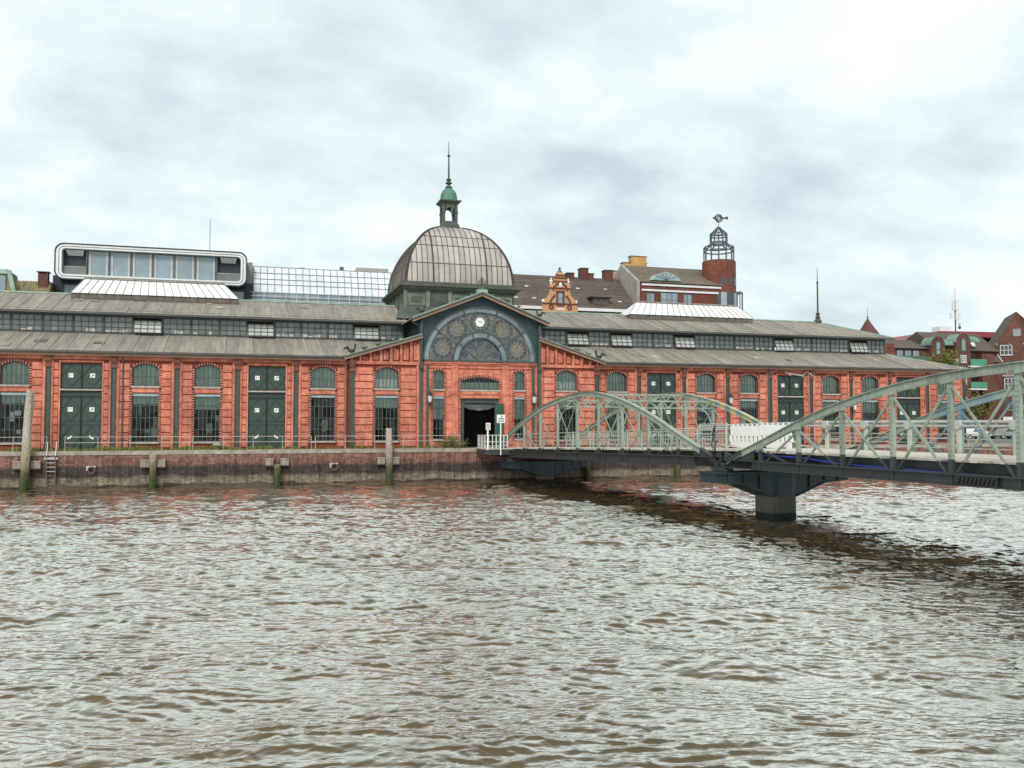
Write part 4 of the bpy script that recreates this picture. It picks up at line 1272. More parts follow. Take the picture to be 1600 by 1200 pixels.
for z0, z1 in zip(Zs[:-1], Zs[1:]):
    a_, b_ = rad(z0) - .08, rad(z1) - .08
    P = [(-a_, DY - a_, z0), (a_, DY - a_, z0), (a_, DY + a_, z0), (-a_, DY + a_, z0)]
    Q = [(-b_, DY - b_, z1), (b_, DY - b_, z1), (b_, DY + b_, z1), (-b_, DY + b_, z1)]
    for i in range(4): dome.poly([P[i], P[(i+1) % 4], Q[(i+1) % 4], Q[i]])
dome = dome.build('dome', DOMEP, HALL)
NC = 20
Xc = [-5.05 + 10.1 * i / NC for i in range(NC + 1)]
def face_pt(face, u, z):
    r_ = rad(z); u = max(-r_, min(r_, u))
    return (u, DY - r_, z) if face == 0 else (-r_, DY - u, z) if face == 1 else (r_, DY + u, z)
def zcut(u):     # height where this column runs into the hip
    if abs(u) >= 5.05: return 17.75
    return min(23.70, 17.5 + 6.42 * math.sqrt(max(0, 1 - (u / 5.08) ** 2)))
for face in (0, 1, 2):
    lot = MB(); ribs = MB(); major = MB()
    for i in range(NC):
        u0, u1 = Xc[i] + .02, Xc[i+1] - .02
        ui = min(abs(u0), abs(u1))
        for z0, z1 in zip(LV[:-1], LV[1:]):
            if zcut(ui) <= z0 + .02: continue
            pm = MB() if face < 2 else lot
            k = 5
            for j in range(k):
                a_, b_ = z0 + (z1 - z0) * j / k, z0 + (z1 - z0) * (j + 1) / k
                pm.poly([face_pt(face, u0, a_), face_pt(face, u1, a_), face_pt(face, u1, b_), face_pt(face, u0, b_)])
            if face < 2: pm.build('dome_pane', DOMEP, dome)
    if lot.v: lot.build('dome_panes', DOMEP, dome, kind='stuff')
    for i in range(1, NC):
        zt = zcut(Xc[i]); mj = i in (5, 15)
        P = [face_pt(face, Xc[i], 17.72 + (zt - 17.72) * j / 12) for j in range(13)]
        for p_, q_ in zip(P[:-1], P[1:]):
            (major if mj else ribs).bar(p_, q_, .13 if mj else .055, .14 if mj else .07, side=(1, 0, 0) if face == 0 else (0, 1, 0))
    for z in LV[1:4]:
        r_ = rad(z)
        ribs.bar(face_pt(face, -r_, z), face_pt(face, r_, z), .07, .06)
    ribs.build('dome_rib', DOMER, dome); major.build('main_rib', DOMER, dome)
for sx in (-1, 1):
    for sy in (-1, 1):
        P = [(sx * rad(z), DY + sy * rad(z), z) for z in Zs]
        hr = MB()
        for p_, q_ in zip(P[:-1], P[1:]): hr.bar(p_, q_, .20, .16)
        hr.build('hip_rib', DOMER, dome)
# ---- lantern and spire
lt = MB()
lt.lathe(0, DY, [(1.55, 23.65), (1.45, 23.85), (1.25, 23.95), (1.22, 24.15), (1.05, 24.3), (1.02, 24.5)], 4)
base = lt.build('lantern', DRUM, HALL)
for i in range(4):
    sx, sy = ((-1, -1), (1, -1), (1, 1), (-1, 1))[i]
    MB().box(sx*.62 - .12, sx*.62 + .12, DY + sy*.62 - .12, DY + sy*.62 + .12, 24.5, 26.12).build('lantern_post', DRUM, base)
    c_ = MB(); c_.box(sx*.62 - .17, sx*.62 + .17, DY + sy*.62 - .17, DY + sy*.62 + .17, 25.3, 25.42); c_.build('post_capital', DRUM, base)
for face in range(4):
    ar = MB()
    n = 10
    for i in range(n):
        a0, a1 = math.pi * i / n, math.pi * (i + 1) / n
        f = lambda a_: (.42 * math.cos(a_), 25.45 + .42 * math.sin(a_))
        (ua, za), (ub, zb) = f(a0), f(a1)
        pt = lambda u, o_, z: ((u, DY - o_, z), (o_, DY + u, z), (-u, DY + o_, z), (-o_, DY - u, z))[face]
        for o_ in (.50, .72):
            ar.poly([pt(ua, o_, za), pt(ua, o_, 26.15), pt(ub, o_, 26.15), pt(ub, o_, zb)])
        ar.poly([pt(ua, .5, za), pt(ua, .72, za), pt(ub, .72, zb), pt(ub, .5, zb)])
    ar.build('lantern_arch', DRUM, base)
MB().lathe(0, DY, [(1.05, 26.12), (1.12, 26.22), (1.48, 26.42), (1.5, 26.52), (1.15, 26.56)], 4).build('lantern_cornice', DRUM, base)
MB().lathe(0, DY, [(.98, 26.56), (.86, 26.66), (.80, 26.95), (.76, 27.25), (.62, 27.55), (.40, 27.78), (.26, 27.88)], 12).build('bell_roof', COPPERG, base)
fl = MB()
for i in range(12):
    a_ = 2 * math.pi * (i + .5) / 12
    P = [(r_ * math.cos(a_), DY + r_ * math.sin(a_), z) for r_, z in ((.98, 26.56), (.86, 26.66), (.80, 26.95), (.76, 27.25), (.62, 27.55), (.40, 27.78))]
    for p_, q_ in zip(P[:-1], P[1:]): fl.bar(p_, q_, .05, .05)
fl.build('bell_seam', COPPERG, base)
MB().lathe(0, DY, [(.26, 27.86), (.36, 27.95), (.34, 28.03), (.16, 28.12), (.15, 28.25), (.33, 28.36), (.33, 28.44), (.14, 28.55), (.28, 28.74), (.10, 28.86), (.065, 31.0), (.19, 31.12), (.05, 31.25), (.03, 32.5)], 10).build('spire', DRUM, base)
# ================================================================== FOOTBRIDGES
A0 = Vector((1.53, -4.70, 0)); DD = Vector((.0766, -.9971, 0)).normalized(); NN = Vector((-DD.y, DD.x, 0))
def P(t, w, z): return A0 + DD * t + NN * w + Vector((0, 0, z))
deck = lambda t: 2.85 + .0225 * t if t < 29.6 else 3.52
botm = lambda t: 2.12 + .0175 * t if t < 29.6 else 2.63
S1 = [(-2.6, 2.95), (-1.2, 3.55), (.43, 4.29), (3.03, 5.1), (6.15, 5.99), (9.24, 6.53), (12.43, 6.88), (15.33, 6.87), (18.74, 6.36), (22.08, 5.5), (25.38, 4.34), (27.55, 3.58), (29.2, 2.98)]
h2 = [(29.9, 3.05), (30.63, 3.36), (32.58, 4.0), (35.3, 4.94), (38.0, 5.72), (40.8, 6.3), (43.56, 6.66), (46.32, 6.84)]
S2 = h2 + [(48.0, 6.88)] + [(96 - t, z) for t, z in h2[::-1]]
def spline(pts, n=6):
    """Catmull-Rom through the nodes"""
    out_ = []
    p = [pts[0]] + pts + [pts[-1]]
    for i in range(1, len(p) - 2):
        for k in range(n):
            u = k / n
            f = lambda j: .5 * ((2*p[i][j]) + (-p[i-1][j] + p[i+1][j]) * u + (2*p[i-1][j] - 5*p[i][j] + 4*p[i+1][j] - p[i+2][j]) * u*u + (-p[i-1][j] + 3*p[i][j] - 3*p[i+1][j] + p[i+2][j]) * u**3)
            out_.append((f(0), f(1)))
    out_.append(pts[-1])
    return out_
def interp(c, t):
    for (a_, za), (b_, zb) in zip(c[:-1], c[1:]):
        if a_ <= t <= b_: return za + (zb - za) * (t - a_) / max(1e-6, b_ - a_)
    return c[0][1] if t < c[0][0] else c[-1][1]
def truss(BR, w, nodes, t0, t1, posts, near, heavy, paint=None):
    cur = spline(nodes)
    ch = MB()
    dpt, wd = (.25, .13) if heavy else (.25, .15)
    for (ta, za), (tb, zb) in zip(cur[:-1], cur[1:]):
        mi = 0
        if paint: mi = paint(ta)
        lowm = 3 if max(za, zb) < deck(ta) + .12 else mi
        ch.bar(P(ta, w, za - dpt/2 - .05), P(tb, w, zb - dpt/2 - .05), wd, dpt, side=NN, mi=lowm)
        ch.bar(P(ta, w, za - .025), P(tb, w, zb - .025), wd + .13, .04, side=NN, mi=lowm)
        ch.bar(P(ta, w, za - dpt - .06), P(tb, w, zb - dpt - .06), wd + .06, .035, side=NN, mi=lowm)
    if heavy and near:      # rivet rows on the web of the chord
        for (ta, za), (tb, zb) in zip(cur[:-1], cur[1:]):
            for k in range(2):
                u = (k + .5) / 2; tq, zq = ta + (tb - ta) * u, za + (zb - za) * u
                for dz_ in (.09, .25):
                    q = P(tq, w - wd/2 - .005, zq - dz_)
                    ch.box(q.x - .02, q.x + .02, q.y - .02, q.y + .02, q.z - .02, q.z + .02, 0)
    TR = ch.build('truss', [BRG, BRB, BRY, BRD], BR)
    bc = MB()
    hb = .42 if heavy else .52
    n = 16
    for i in range(n):
        ta, tb = t0 + (t1 - t0) * i / n, t0 + (t1 - t0) * (i + 1) / n
        bc.bar(P(ta, w, botm(ta) + hb/2), P(tb, w, botm(tb) + hb/2), .10, hb, side=NN)
        for zz_ in (.02, hb - .02):
            bc.bar(P(ta, w, botm(ta) + zz_), P(tb, w, botm(tb) + zz_), .36, .045, side=NN)
    bc.build('bottom_chord', BRD, TR)
    # end shoes where arch and bottom chord run together
    for te, s in ((t0, 1), (t1, -1)):
        g = MB()
        zt = interp(cur, te + s * 1.2) - .2
        g.prism([P(te, w - .05, botm(te)), P(te + s*2.2, w - .05, botm(te)), P(te + s*2.4, w - .05, min(deck(te), interp(cur, te + s*2.4)) - .1), P(te + s*.9, w - .05, zt), P(te, w - .05, botm(te) + .75)], NN * .10)
        g.build('gusset', BRD, TR)
    tops = {}
    for t in posts:
        zt = interp(cur, t) - .08; zd = deck(t) + .02
        tops[t] = zt
        pm = MB()
        wdp = .17 if heavy else .15
        mi = paint(t + .1) if paint else 0
        if mi == 2: mi = 2
        for z0, z1, m_ in ((botm(t) + .03, zd, 3), (zd, zt, mi)):
            # riveted channel: web and two flanges
            for zz0, zz1 in ((z0, z1),):
                pm.bar(P(t, w, zz0), P(t, w, zz1), .10, wdp * .35, side=NN, mi=m_)
                for s in (-1, 1):
                    pm.bar(P(t + s*wdp*.46, w, zz0), P(t + s*wdp*.46, w, zz1), .14, .03, side=NN, mi=m_)
                pm.bar(P(t, w - .07, zz0), P(t, w - .07, zz1), wdp, .02, side=DD, mi=m_)
        if heavy and near:
            z = zd + .15
            while z < zt - .1:
                for s in (-1, 1):
                    q = P(t + s*wdp*.30, w - .083, z)
                    pm.box(q.x - .022, q.x + .022, q.y - .022, q.y + .022, z - .022, z + .022, mi)
                z += .17
        pm.build('post', [BRG, BRB, BRY, BRD], TR)
    ps = sorted(posts)
    for ta, tb in zip(ps[:-1], ps[1:]):
        for (pa, za), (pb, zb), off in (((ta, tops[ta] - .30), (tb, botm(tb) + .2), -.05), ((tb, tops[tb] - .30), (ta, botm(ta) + .2), .05)):
            dg = MB()
            wd_, th_ = (.09, .035) if heavy else (.07, .03)
            f = (za - (deck(pa) - .05)) / (za - zb)
            f = max(.2, min(.97, f)); tm = pa + (pb - pa) * f; zm = za + (zb - za) * f
            m_ = 1 if (paint and paint((ta + tb)/2) == 1 and w > 1) else 0
            dg.bar(P(pa, w + off, za), P(tm, w + off, zm), th_, wd_, side=NN, mi=m_)
            dg.bar(P(tm, w + off, zm), P(pb, w + off, zb), th_, wd_, side=NN, mi=3)
            if heavy:
                dg.bar(P(pa, w + off + .05, za), P(tm, w + off + .05, zm), .07, .03, side=NN, mi=m_)
            dg.build('diagonal', [BRG, BRB, BRY, BRD], TR)
    # gusset plates with rivets at the heads of the posts
    for t in ps:
        z = tops[t] - .12
        if near and heavy:
            gp_ = MB(); gp_.prism([P(t - .32, w - .11, z - .24), P(t + .32, w - .11, z - .16), P(t + .36, w - .11, z), P(t - .36, w - .11, z - .1)], NN * -.02, 0)
            gp_.build('gusset', BRG, TR)
    return TR, cur
W1 = 6.5
SPAN1 = thing('footbridge_span', tuple(P(14, W1/2, 2.3)), 'shorter pale green arched truss span reaching the hall portal', 'footbridge')
SPAN2 = thing('footbridge_span', tuple(P(42, W1/2, 2.6)), 'nearer pale green arched truss span running out of the right edge', 'footbridge')
p1 = [3.03 + 3.19 * i for i in range(8)]
p2 = [32.57] + [35.27 + 2.74 * i for i in range(10)] + [63.4]
painty = lambda t: (2 if int(t * 1.9) % 2 else 1) if t > 18.6 else 0
paintb = lambda t: 1 if t > 36.5 else 0
t1n, c1 = truss(SPAN1, 0, S1, -2.6, 29.3, p1, True, False)
t1f, _ = truss(SPAN1, W1, S1, -2.6, 29.3, p1, False, False, paint=painty)
t2n, c2 = truss(SPAN2, 0, S2, 29.7, 66.3, p2, True, True)
t2f, _ = truss(SPAN2, W1, S2, 29.7, 66.3, p2, False, True, paint=paintb)
# deck planks
def planks(BR, ta, tb):
    t = ta
    while t < tb - .1:
        wdt = .30
        z = deck(t) - .04 + random.uniform(-.006, .006)
        mb = MB(); mb.bar(P(t + wdt/2, .28 + random.uniform(-.06, .06), z), P(t + wdt/2, W1 - .3, z), wdt - .02, .08, side=DD)
        mb.build('deck_plank', PLANK, BR); t += wdt
planks(SPAN1, -2.6, 29.4); planks(SPAN2, 29.6, 66.2)
for BR, ta, tb, ps in ((SPAN1, -2.4, 29.3, p1), (SPAN2, 29.8, 66.2, p2)):
    for w_ in (.6, 1.6, 2.7, 3.8, 4.9, 5.9):
        g = MB()
        n = 8
        for i in range(n):
            a_, b_ = ta + (tb - ta) * i / n, ta + (tb - ta) * (i + 1) / n
            g.bar(P(a_, w_, deck(a_) - .26), P(b_, w_, deck(b_) - .26), .16, .34, side=NN)
        g.build('stringer', BRD, BR)
    for t in ps:
        MB().bar(P(t, .1, botm(t) + .32), P(t, W1 - .1, botm(t) + .32), .22, .42, side=DD).build('cross_girder', BRD, BR)
# overhead lattice struts between the crowns of the shorter span
def lattice(BR, t, cur, dn=.55):
    zt = interp(cur, t) - .12
    lb = MB()
    lb.bar(P(t, .1, zt), P(t, W1 - .1, zt), .10, .10, side=DD); lb.bar(P(t, .1, zt - dn), P(t, W1 - .1, zt - dn), .10, .09, side=DD)
    n = 14
    for i in range(n):
        a_, b_ = .2 + (W1 - .4) * i / n, .2 + (W1 - .4) * (i + 1) / n
        z0, z1 = (zt - dn, zt) if i % 2 else (zt, zt - dn)
        lb.bar(P(t, a_, z0), P(t, b_, z1), .03, .07, side=DD)
    for w_, s in ((.15, 1), (W1 - .15, -1)):
        pts = [(w_, zt - dn - 1.0), (w_ + s*.12, zt - dn - .55), (w_ + s*.42, zt - dn - .2), (w_ + s*.95, zt - dn)]
        for (wa, za), (wb, zb) in zip(pts[:-1], pts[1:]): lb.bar(P(t, wa, za), P(t, wb, zb), .06, .09, side=DD)
    lb.build('lattice_strut', BRG, BR)
for i in (2, 3, 4, 5): lattice(SPAN1, p1[i], c1, .42)
for i in (5, 6): lattice(SPAN2, p2[i] + 1.0, c2, .4)
# railings
def railing(BR, w_, ta, tb, step, hts, rr, mat, vert=False, posts_h=1.15):
    rl = MB(); n = max(2, int((tb - ta) / 3))
    for h_, r_ in zip(hts, rr):
        for i in range(n):
            a_, b_ = ta + (tb - ta) * i / n, ta + (tb - ta) * (i + 1) / n
            rl.cyl(P(a_, w_, deck(a_) + h_), P(b_, w_, deck(b_) + h_), r_, 6)
    root = rl.build('railing', mat, BR)
    t = ta
    while t <= tb + .01:
        po = MB(); po.bar(P(t, w_, deck(t)), P(t, w_, deck(t) + posts_h), .08, .06, side=DD); po.build('railing_post', mat, root); t += step
    if vert:
        vb = MB(); t = ta
        while t <= tb:
            vb.bar(P(t, w_, deck(t) + .15), P(t, w_, deck(t) + posts_h - .08), .03, .03, side=DD); t += .32
        vb.build('railing_bars', mat, root, kind='stuff')
RAILG = M('railing_grey_green', (0.46, 0.50, 0.45), (0.34, 0.38, 0.34), 3, .5)
railing(SPAN1, .55, -2.2, 29.0, 2.6, (.25, .55, .82, 1.1), (.022, .022, .022, .035), RAILG, vert=False)
railing(SPAN1, W1 - .55, -2.2, 22.0, 2.6, (.25, .55, .82, 1.1), (.022, .022, .022, .035), RAILG, vert=True)
railing(SPAN2, W1 - .55, 30.2, 64.0, 2.74, (.22, .42, .62, .82), (.02, .02, .02, .022), RAILG)
# pair of service pipes carried on saddles along the far railing
pp = MB()
for h_, r_ in ((1.36, .075), (1.18, .065)):
    pp.cyl(P(18.5, W1 - .75, deck(18.5) + h_), P(29.6, W1 - .75, deck(29.5) + h_), r_, 10); pp.cyl(P(29.6, W1 - .75, 3.52 + h_), P(64.5, W1 - .75, 3.52 + h_), r_, 10)
pipe = pp.build('service_pipes', GALV, SPAN2)
for i in range(13):
    t = 30.4 + 2.74 * i
    sd = MB(); sd.bar(P(t, W1 - .78, 3.52), P(t, W1 - .78, 4.75), .14, .16, side=DD); sd.ring((0, 0), .001, .002, 0, .001, n=4) if False else None
    q = P(t, W1 - .78, 4.75); sd.cyl(q + NN * -.16, q + NN * .16, .20, 12)
    sd.build('pipe_saddle', RAILG, pipe)
# hose slung below the deck edge
hz = [(30.6, 3.25), (32.3, 3.28), (34.0, 3.30), (35.6, 3.24), (37.4, 3.12), (39.5, 3.06), (41.5, 3.03), (43.5, 3.0), (46, 2.98), (50, 3.0), (55, 3.0), (60, 3.1)]
hm = MB(); pts = spline(hz, 5)
hm.tube([P(t, .34, z) for t, z in pts], .06, 8)
hm.build('blue_hose', HOSE, label='blue hose slung below the deck edge of the nearer span', cat='hose', smooth=True)
# dark bolted splice with ribbed cover on the bottom chord
sp_ = MB()
for i in range(9):
    q = 43.9 + i * .17
    sp_.bar(P(q, -.20, 2.72), P(q + .10, -.20, 2.96), .06, .09, side=NN)
sp_.bar(P(43.8, -.16, 2.84), P(45.5, -.16, 2.84), .04, .34, side=NN)
sp_.build('splice_cover', BLACK, SPAN2)

# ---- piers
def pier(t, wc, zc, half, zt, ze, zm, rpost, dep, lab, long):
    base_ = P(t, wc, -2)
    T = thing('bridge_pier', (base_.x, base_.y, -2), lab, 'bridge pier')
    pc = MB()
    n = 20; sq = []
    for i in range(n):
        a_ = 2 * math.pi * (i + .5) / n
        ca, sa = math.cos(a_), math.sin(a_); k = 1 / (abs(ca) ** 6 + abs(sa) ** 6) ** (1/6)
        sq.append((ca * k * rpost, sa * k * rpost))
    for i in range(n):
        (a_, b_), (c_, d_) = sq[i], sq[(i+1) % n]
        for z0, z1 in ((-2.2, .5), (.5, zm + .3)):
            pc.poly([P(t + b_, wc + a_, z0), P(t + d_, wc + c_, z0), P(t + d_, wc + c_, z1), P(t + b_, wc + a_, z1)])
    pc.build('column', PIERC, T)
    cap = MB()
    for i in range(n):
        (a_, b_), (c_, d_) = sq[i], sq[(i+1) % n]; k = 1.015
        cap.poly([P(t + b_*k, wc + a_*k, zm), P(t + d_*k, wc + c_*k, zm), P(t + d_*k, wc + c_*k, zt), P(t + b_*k, wc + a_*k, zt)])
    cap.build('column_head', BEAM, T)
    for s in (-1, 1):
        g = MB()
        for off in (-dep, dep):
            g.prism([P(t + off - .03, wc + s*rpost*.9, zm), P(t + off - .03, wc + s*half*.62, ze - .12), P(t + off - .03, wc + s*half, ze), P(t + off - .03, wc + s*half, zt), P(t + off - .03, wc + s*rpost*.9, zt)], DD * .06)
        g.build('bracket_web', BEAM, T)
        fl_ = MB()
        pts = [(rpost * .9, zm), (half * .62, ze - .12), (half, ze)]
        for (wa, za), (wb, zb) in zip(pts[:-1], pts[1:]):
            fl_.bar(P(t, wc + s*wa, za), P(t, wc + s*wb, zb), dep * 2 + .2, .06, side=DD)
        fl_.bar(P(t, wc + s*half, (ze + zt)/2), P(t, wc + s*(half - .05), (ze + zt)/2), dep*2 + .1, zt - ze, side=DD)
        fl_.build('bracket_flange', BEAM, T)
        for kx in (.38, .62, .84):
            st = MB()
            zz_ = ze - .12 if kx > .6 else ze - .45
            MB().bar(P(t - dep - .05, wc + s*half*kx, zz_ + .1), P(t - dep - .05, wc + s*half*kx, zt), .05, .12, side=NN).build('stiffener', BEAM, T)
            st.bar(P(t + dep + .06, wc + s*half*kx, zz_ + .1), P(t + dep + .06, wc + s*half*kx, zt), .05, .12, side=NN)
            st.build('stiffener', BEAM, T)
    MB().bar(P(t, wc - half - .05, zt + .03), P(t, wc + half + .05, zt + .03), dep * 2 + .3, .08, side=DD).build('cap_plate', BEAM, T)
    for w_ in (0, W1):
        b_ = MB()
        b_.bar(P(t - .5, w_, zt + .16), P(t + .5, w_, zt + .16), .55, .16, side=NN)
        for o_ in (-.3, .3): b_.cyl(P(t + o_, w_ - .3, zt + .20), P(t + o_, w_ + .3, zt + .20), .12, 10)
        b_.build('bearing', BRD, T)
pier(29.5, 3.15, 0, 4.0, 2.34, 1.92, 1.15, .80, .7, 'larger grey pier with dark navy brackets under the joint of the two spans', True)
pier(0.2, 2.95, 0, 3.55, 1.72, 1.3, .55, .66, .6, 'smaller grey pier with dark brackets beside the quay wall below the shorter span', False)

# ---- landing platform at the quay
PLAT = thing('landing_platform', (2.5, -3.2, 2.2), 'dark steel landing platform between quay wall and shorter span', 'platform')
pl = MB(); pl.box(-.62, 8.5, -4.9, -4.75, 2.30, 2.72); pl.box(-.62, -.5, -4.75, -2.36, 2.30, 2.72); pl.box(8.38, 8.5, -4.75, -2.36, 2.3, 2.72)
pl.build('edge_girder', BRD, PLAT)
MB().box(-.60, 8.48, -4.74, -1.30, 2.74, 2.82).build('platform_deck', PLANK, PLAT)
MB().box(-.3, 8.2, -4.6, -2.4, 2.35, 2.5).build('platform_frame', BRD, PLAT)
CAGE = M('white_rail', (0.66, 0.67, 0.64), (0.5, 0.5, 0.48), 3, .5)
cg = MB(); yc_ = -4.72
for z in (3.02, 3.36, 3.88): cg.bar((-.58, yc_, z), (1.3, yc_, z), .045, .045)
for z in (3.02, 3.36, 3.88): cg.bar((-.58, yc_, z), (-.58, -2.5, z), .045, .045)
cage = cg.build('platform_railing', CAGE, PLAT)
for i in range(7):
    x = -.58 + 1.88 * i / 6
    MB().box(x - .035, x + .035, yc_ - .035, yc_ + .035, 2.82, 3.9).build('railing_upright', CAGE, cage)
for i in range(4):
    y = -4.1 + i * .5
    MB().box(-.61, -.55, y - .03, y + .03, 2.82, 3.9).build('railing_upright', CAGE, cage)
cg = MB(); cg.bar((7.9, yc_, 3.88), (8.45, -2.4, 3.88), .05, .05); cg.build('platform_railing', CAGE, PLAT)

# ---- signs
def sign(x, y, zb, z0, z1, wd, pr_, lab, marks):
    T = thing('sign', (x, y, zb), lab, 'sign')
    MB().cyl((x, y, zb), (x, y, z1 - .05), pr_, 10).build('post', WHITE, T)
    bd = MB().box(x - wd/2, x + wd/2, y - pr_ - .03, y - pr_ - .005, z0, z1).build('board', WHITE, T)
    mk = MB()
    for kind_, a_ in marks:
        if kind_ == 'bar': mk.box(x + a_[0], x + a_[1], y - pr_ - .036, y - pr_ - .031, z0 + a_[2], z0 + a_[3])
        else:
            mk.bar((x + a_[0], y - pr_ - .034, z0 + a_[1]), (x + a_[2], y - pr_ - .034, z0 + a_[3]), .006, a_[4], side=(0, 1, 0))
    mk.build('marks', BLACK, bd, kind='stuff')
ml = []
for i in range(8):
    z = .05 + i * .058
    xx = -.14
    while xx < .12:
        l_ = random.uniform(.03, .09); ml.append(('bar', (xx, min(.14, xx + l_), z, z + .028))); xx += l_ + .02
sign(-.36, -4.80, 2.72, 4.30, 4.86, .38, .075, 'small white notice with rows of tiny black text left of the taller sign', ml)
mk = [('ln', (-.02, .52, .10, .56, .06)), ('ln', (.10, .56, .15, .47, .05)), ('ln', (-.22, .36, .24, .34, .05)), ('ln', (-.10, .30, .10, .42, .05)),
      ('ln', (.05, .28, .24, .30, .03))]
for i in range(2):
    xx = -.24
    while xx < .2:
        l_ = random.uniform(.04, .08); mk.append(('bar', (xx, xx + l_, .08 + i*.08, .13 + i*.08))); xx += l_ + .025
sign(.66, -4.98, 2.30, 4.86, 5.52, .68, .05, 'taller white square sign with black pictogram before the open doorway', mk)

# ---- white barrier panels on the deck
BARR = M('white_plastic', (0.82, 0.82, 0.80), (0.74, 0.74, 0.72), 2, .45)
def barrier(t0, t1, w_, lab):
    z = deck(t0)
    c = P((t0 + t1)/2, w_, z)
    T = thing('barrier', tuple(c), lab, 'barrier', 'white site barriers on the bridge')
    b = MB(); L_ = t1 - t0
    b.bar(P(t0, w_, z + 1.02), P(t1, w_, z + 1.02), .06, .58, side=NN)
    b.bar(P(t0, w_, z + .22), P(t1, w_, z + .22), .06, .36, side=NN)
    n = 7
    for i in range(n + 1):
        t = t0 + L_ * i / n
        b.bar(P(t, w_, z + .39), P(t, w_, z + .74), .06, L_ / n * .58, side=NN)
    for i in range(6):
        t = t0 + L_ * (i + .5) / 6
        b.bar(P(t, w_, z + 1.31), P(t, w_, z + 1.40), .05, .09, side=NN)
    b.build('panel', BARR, T)
    for t in (t0 + .5, t1 - .5):
        MB().bar(P(t, w_ - .4, z + .05), P(t, w_ + .4, z + .05), .22, .10, side=DD).build('foot', BLACK, T)
barrier(23.2, 25.9, 4.9, 'white slotted plastic barrier farther along the deck beside the far truss')
barrier(26.0, 28.7, 4.85, 'white slotted plastic barrier nearer the joint between the two spans')
# bundle of striped tape on the joint
tp = MB(); random.seed(3)
prev = P(26.0, 1.2, 3.5)
for i in range(40):
    nx = P(25.6 + random.uniform(0, 3.4), .9 + random.uniform(0, 1.6), 3.5 + random.uniform(0, .22))
    tp.bar(prev, prev.lerp(nx, .5), .05, .012, mi=i % 2); prev = prev.lerp(nx, .5)
tp.build('barrier_tape', [WHITE, M('tape_red', (0.6, 0.12, 0.1), None, 3, .5)], label='tangle of red and white barrier tape on the deck by the joint', cat='tape')
# gate stands at the joint: two grey posts with wires
gt = thing('gate_frame', tuple(P(27.6, 1.0, 3.48)), 'grey tubular gate frame with loose cables standing at the joint of the spans', 'gate')
g = MB()
for t in (26.3, 28.8):
    g.cyl(P(t, .75, deck(t)), P(t, .75, deck(t) + 1.35), .035, 8)
for h_ in (.3, .65, 1.0, 1.32):
    g.cyl(P(26.3, .75, deck(26.3) + h_), P(28.8, .75, deck(28.8) + h_), .025, 8)
g.build('tube_frame', GALV, gt)
cbm = MB()
for k in range(4):
    pts = [P(28.9 + .12*k + .2*math.sin(u*2.2 + k), -.15 - .05*k, 4.6 - u*.42 + .05*k) for u in range(6)]
    cbm.tube(pts, .022, 5)
cbm.build('cables', BLACK, gt)
# ================================================================== QUAY FURNITURE
random.seed(21)
def pile(x, y, zt, r, lean, lab, fender=True, wob=0.0):
    T = thing('mooring_pile', (x, y, -1.5), lab, 'mooring pile', 'timber piles along the quay wall')
    m_ = MB(); n = 12
    lv = [-1.5 + (zt + 1.5) * i / 12 for i in range(13)]
    vs_ = []
    for i, z in enumerate(lv):
        for k in range(n):
            a_ = 2 * math.pi * k / n
            rr = r * (1.12 - .14 * i / 12) * (1 + .10 * math.sin(3*a_ + z) + random.uniform(-.05, .05))
            vs_.append((x + lean * (z / max(zt, 1)) + rr * math.cos(a_), y + rr * math.sin(a_), z + (random.uniform(-.06, .1) if i == 12 else 0)))
    fs = [(i*n + k, i*n + (k+1) % n, (i+1)*n + (k+1) % n, (i+1)*n + k) for i in range(12) for k in range(n)] + [tuple(range(12*n, 13*n))]
    m_.add(vs_, fs); m_.build('shaft', PILEM, T)
    if fender:
        xx = x + lean * .3
        for s in (-1, 1):
            a_, b_ = xx + s * (r + .02), xx + s * (r + .62)
            f_ = MB(); f_.box(min(a_, b_), max(a_, b_), -2.62, -2.31, 1.62, 2.06); f_.build('fender_block', TIMB, T)
            f_ = MB(); f_.box(min(a_, b_) - .02, max(a_, b_) + .02, -2.66, -2.29, 2.07, 2.13); f_.build('fender_plate', SILL, T)
            f_ = MB(); f_.box(min(a_, b_) - .02, max(a_, b_) + .02, -2.66, -2.29, 1.55, 1.61); f_.build('fender_plate', RUST, T)
pile(-33.95, -2.95, 7.1, .27, .30, 'tall leaning weathered timber pile beside the ladder')
pile(-25.45, -2.85, 2.55, .23, .02, 'short mossy pile with fenders right of the first mooring ring')
pile(-16.55, -2.85, 1.62, .25, 0, 'lowest mossy pile stub with fenders before the second gate door')
pile(-7.95, -2.90, 4.4, .25, -.02, 'medium-height pale timber pile before the window left of the portal')
pile(8.95, -2.75, 1.5, .28, 0, 'green overgrown pile under the shorter bridge span', False)
pile(17.4, -2.75, 1.5, .28, 0, 'green overgrown pile on the quay wall behind the joint of the spans', False)
# ladder
LD = thing('ladder', (-32.3, -2.45, -.4), 'rusty iron ladder on the quay wall beside the tall pile', 'ladder')
for s in (-1, 1):
    MB().box(-32.3 + s*.29 - .03, -32.3 + s*.29 + .03, -2.50, -2.44, -.4, 2.5).build('stringer', RUST, LD)
    h_ = MB(); h_.tube([(-32.3 + s*.29, -2.47, 2.5), (-32.25 + s*.29, -2.44, 3.5)], .025, 6); h_.build('handhold', WHITE, LD)
for i in range(9):
    MB().box(-32.56, -32.04, -2.50, -2.45, -.2 + i*.31, -.16 + i*.31).build('rung', GALV if i > 4 else RUST, LD)
MB().box(-32.75, -31.85, -2.48, -2.38, 2.22, 2.36).build('top_bracket', GALV, LD)
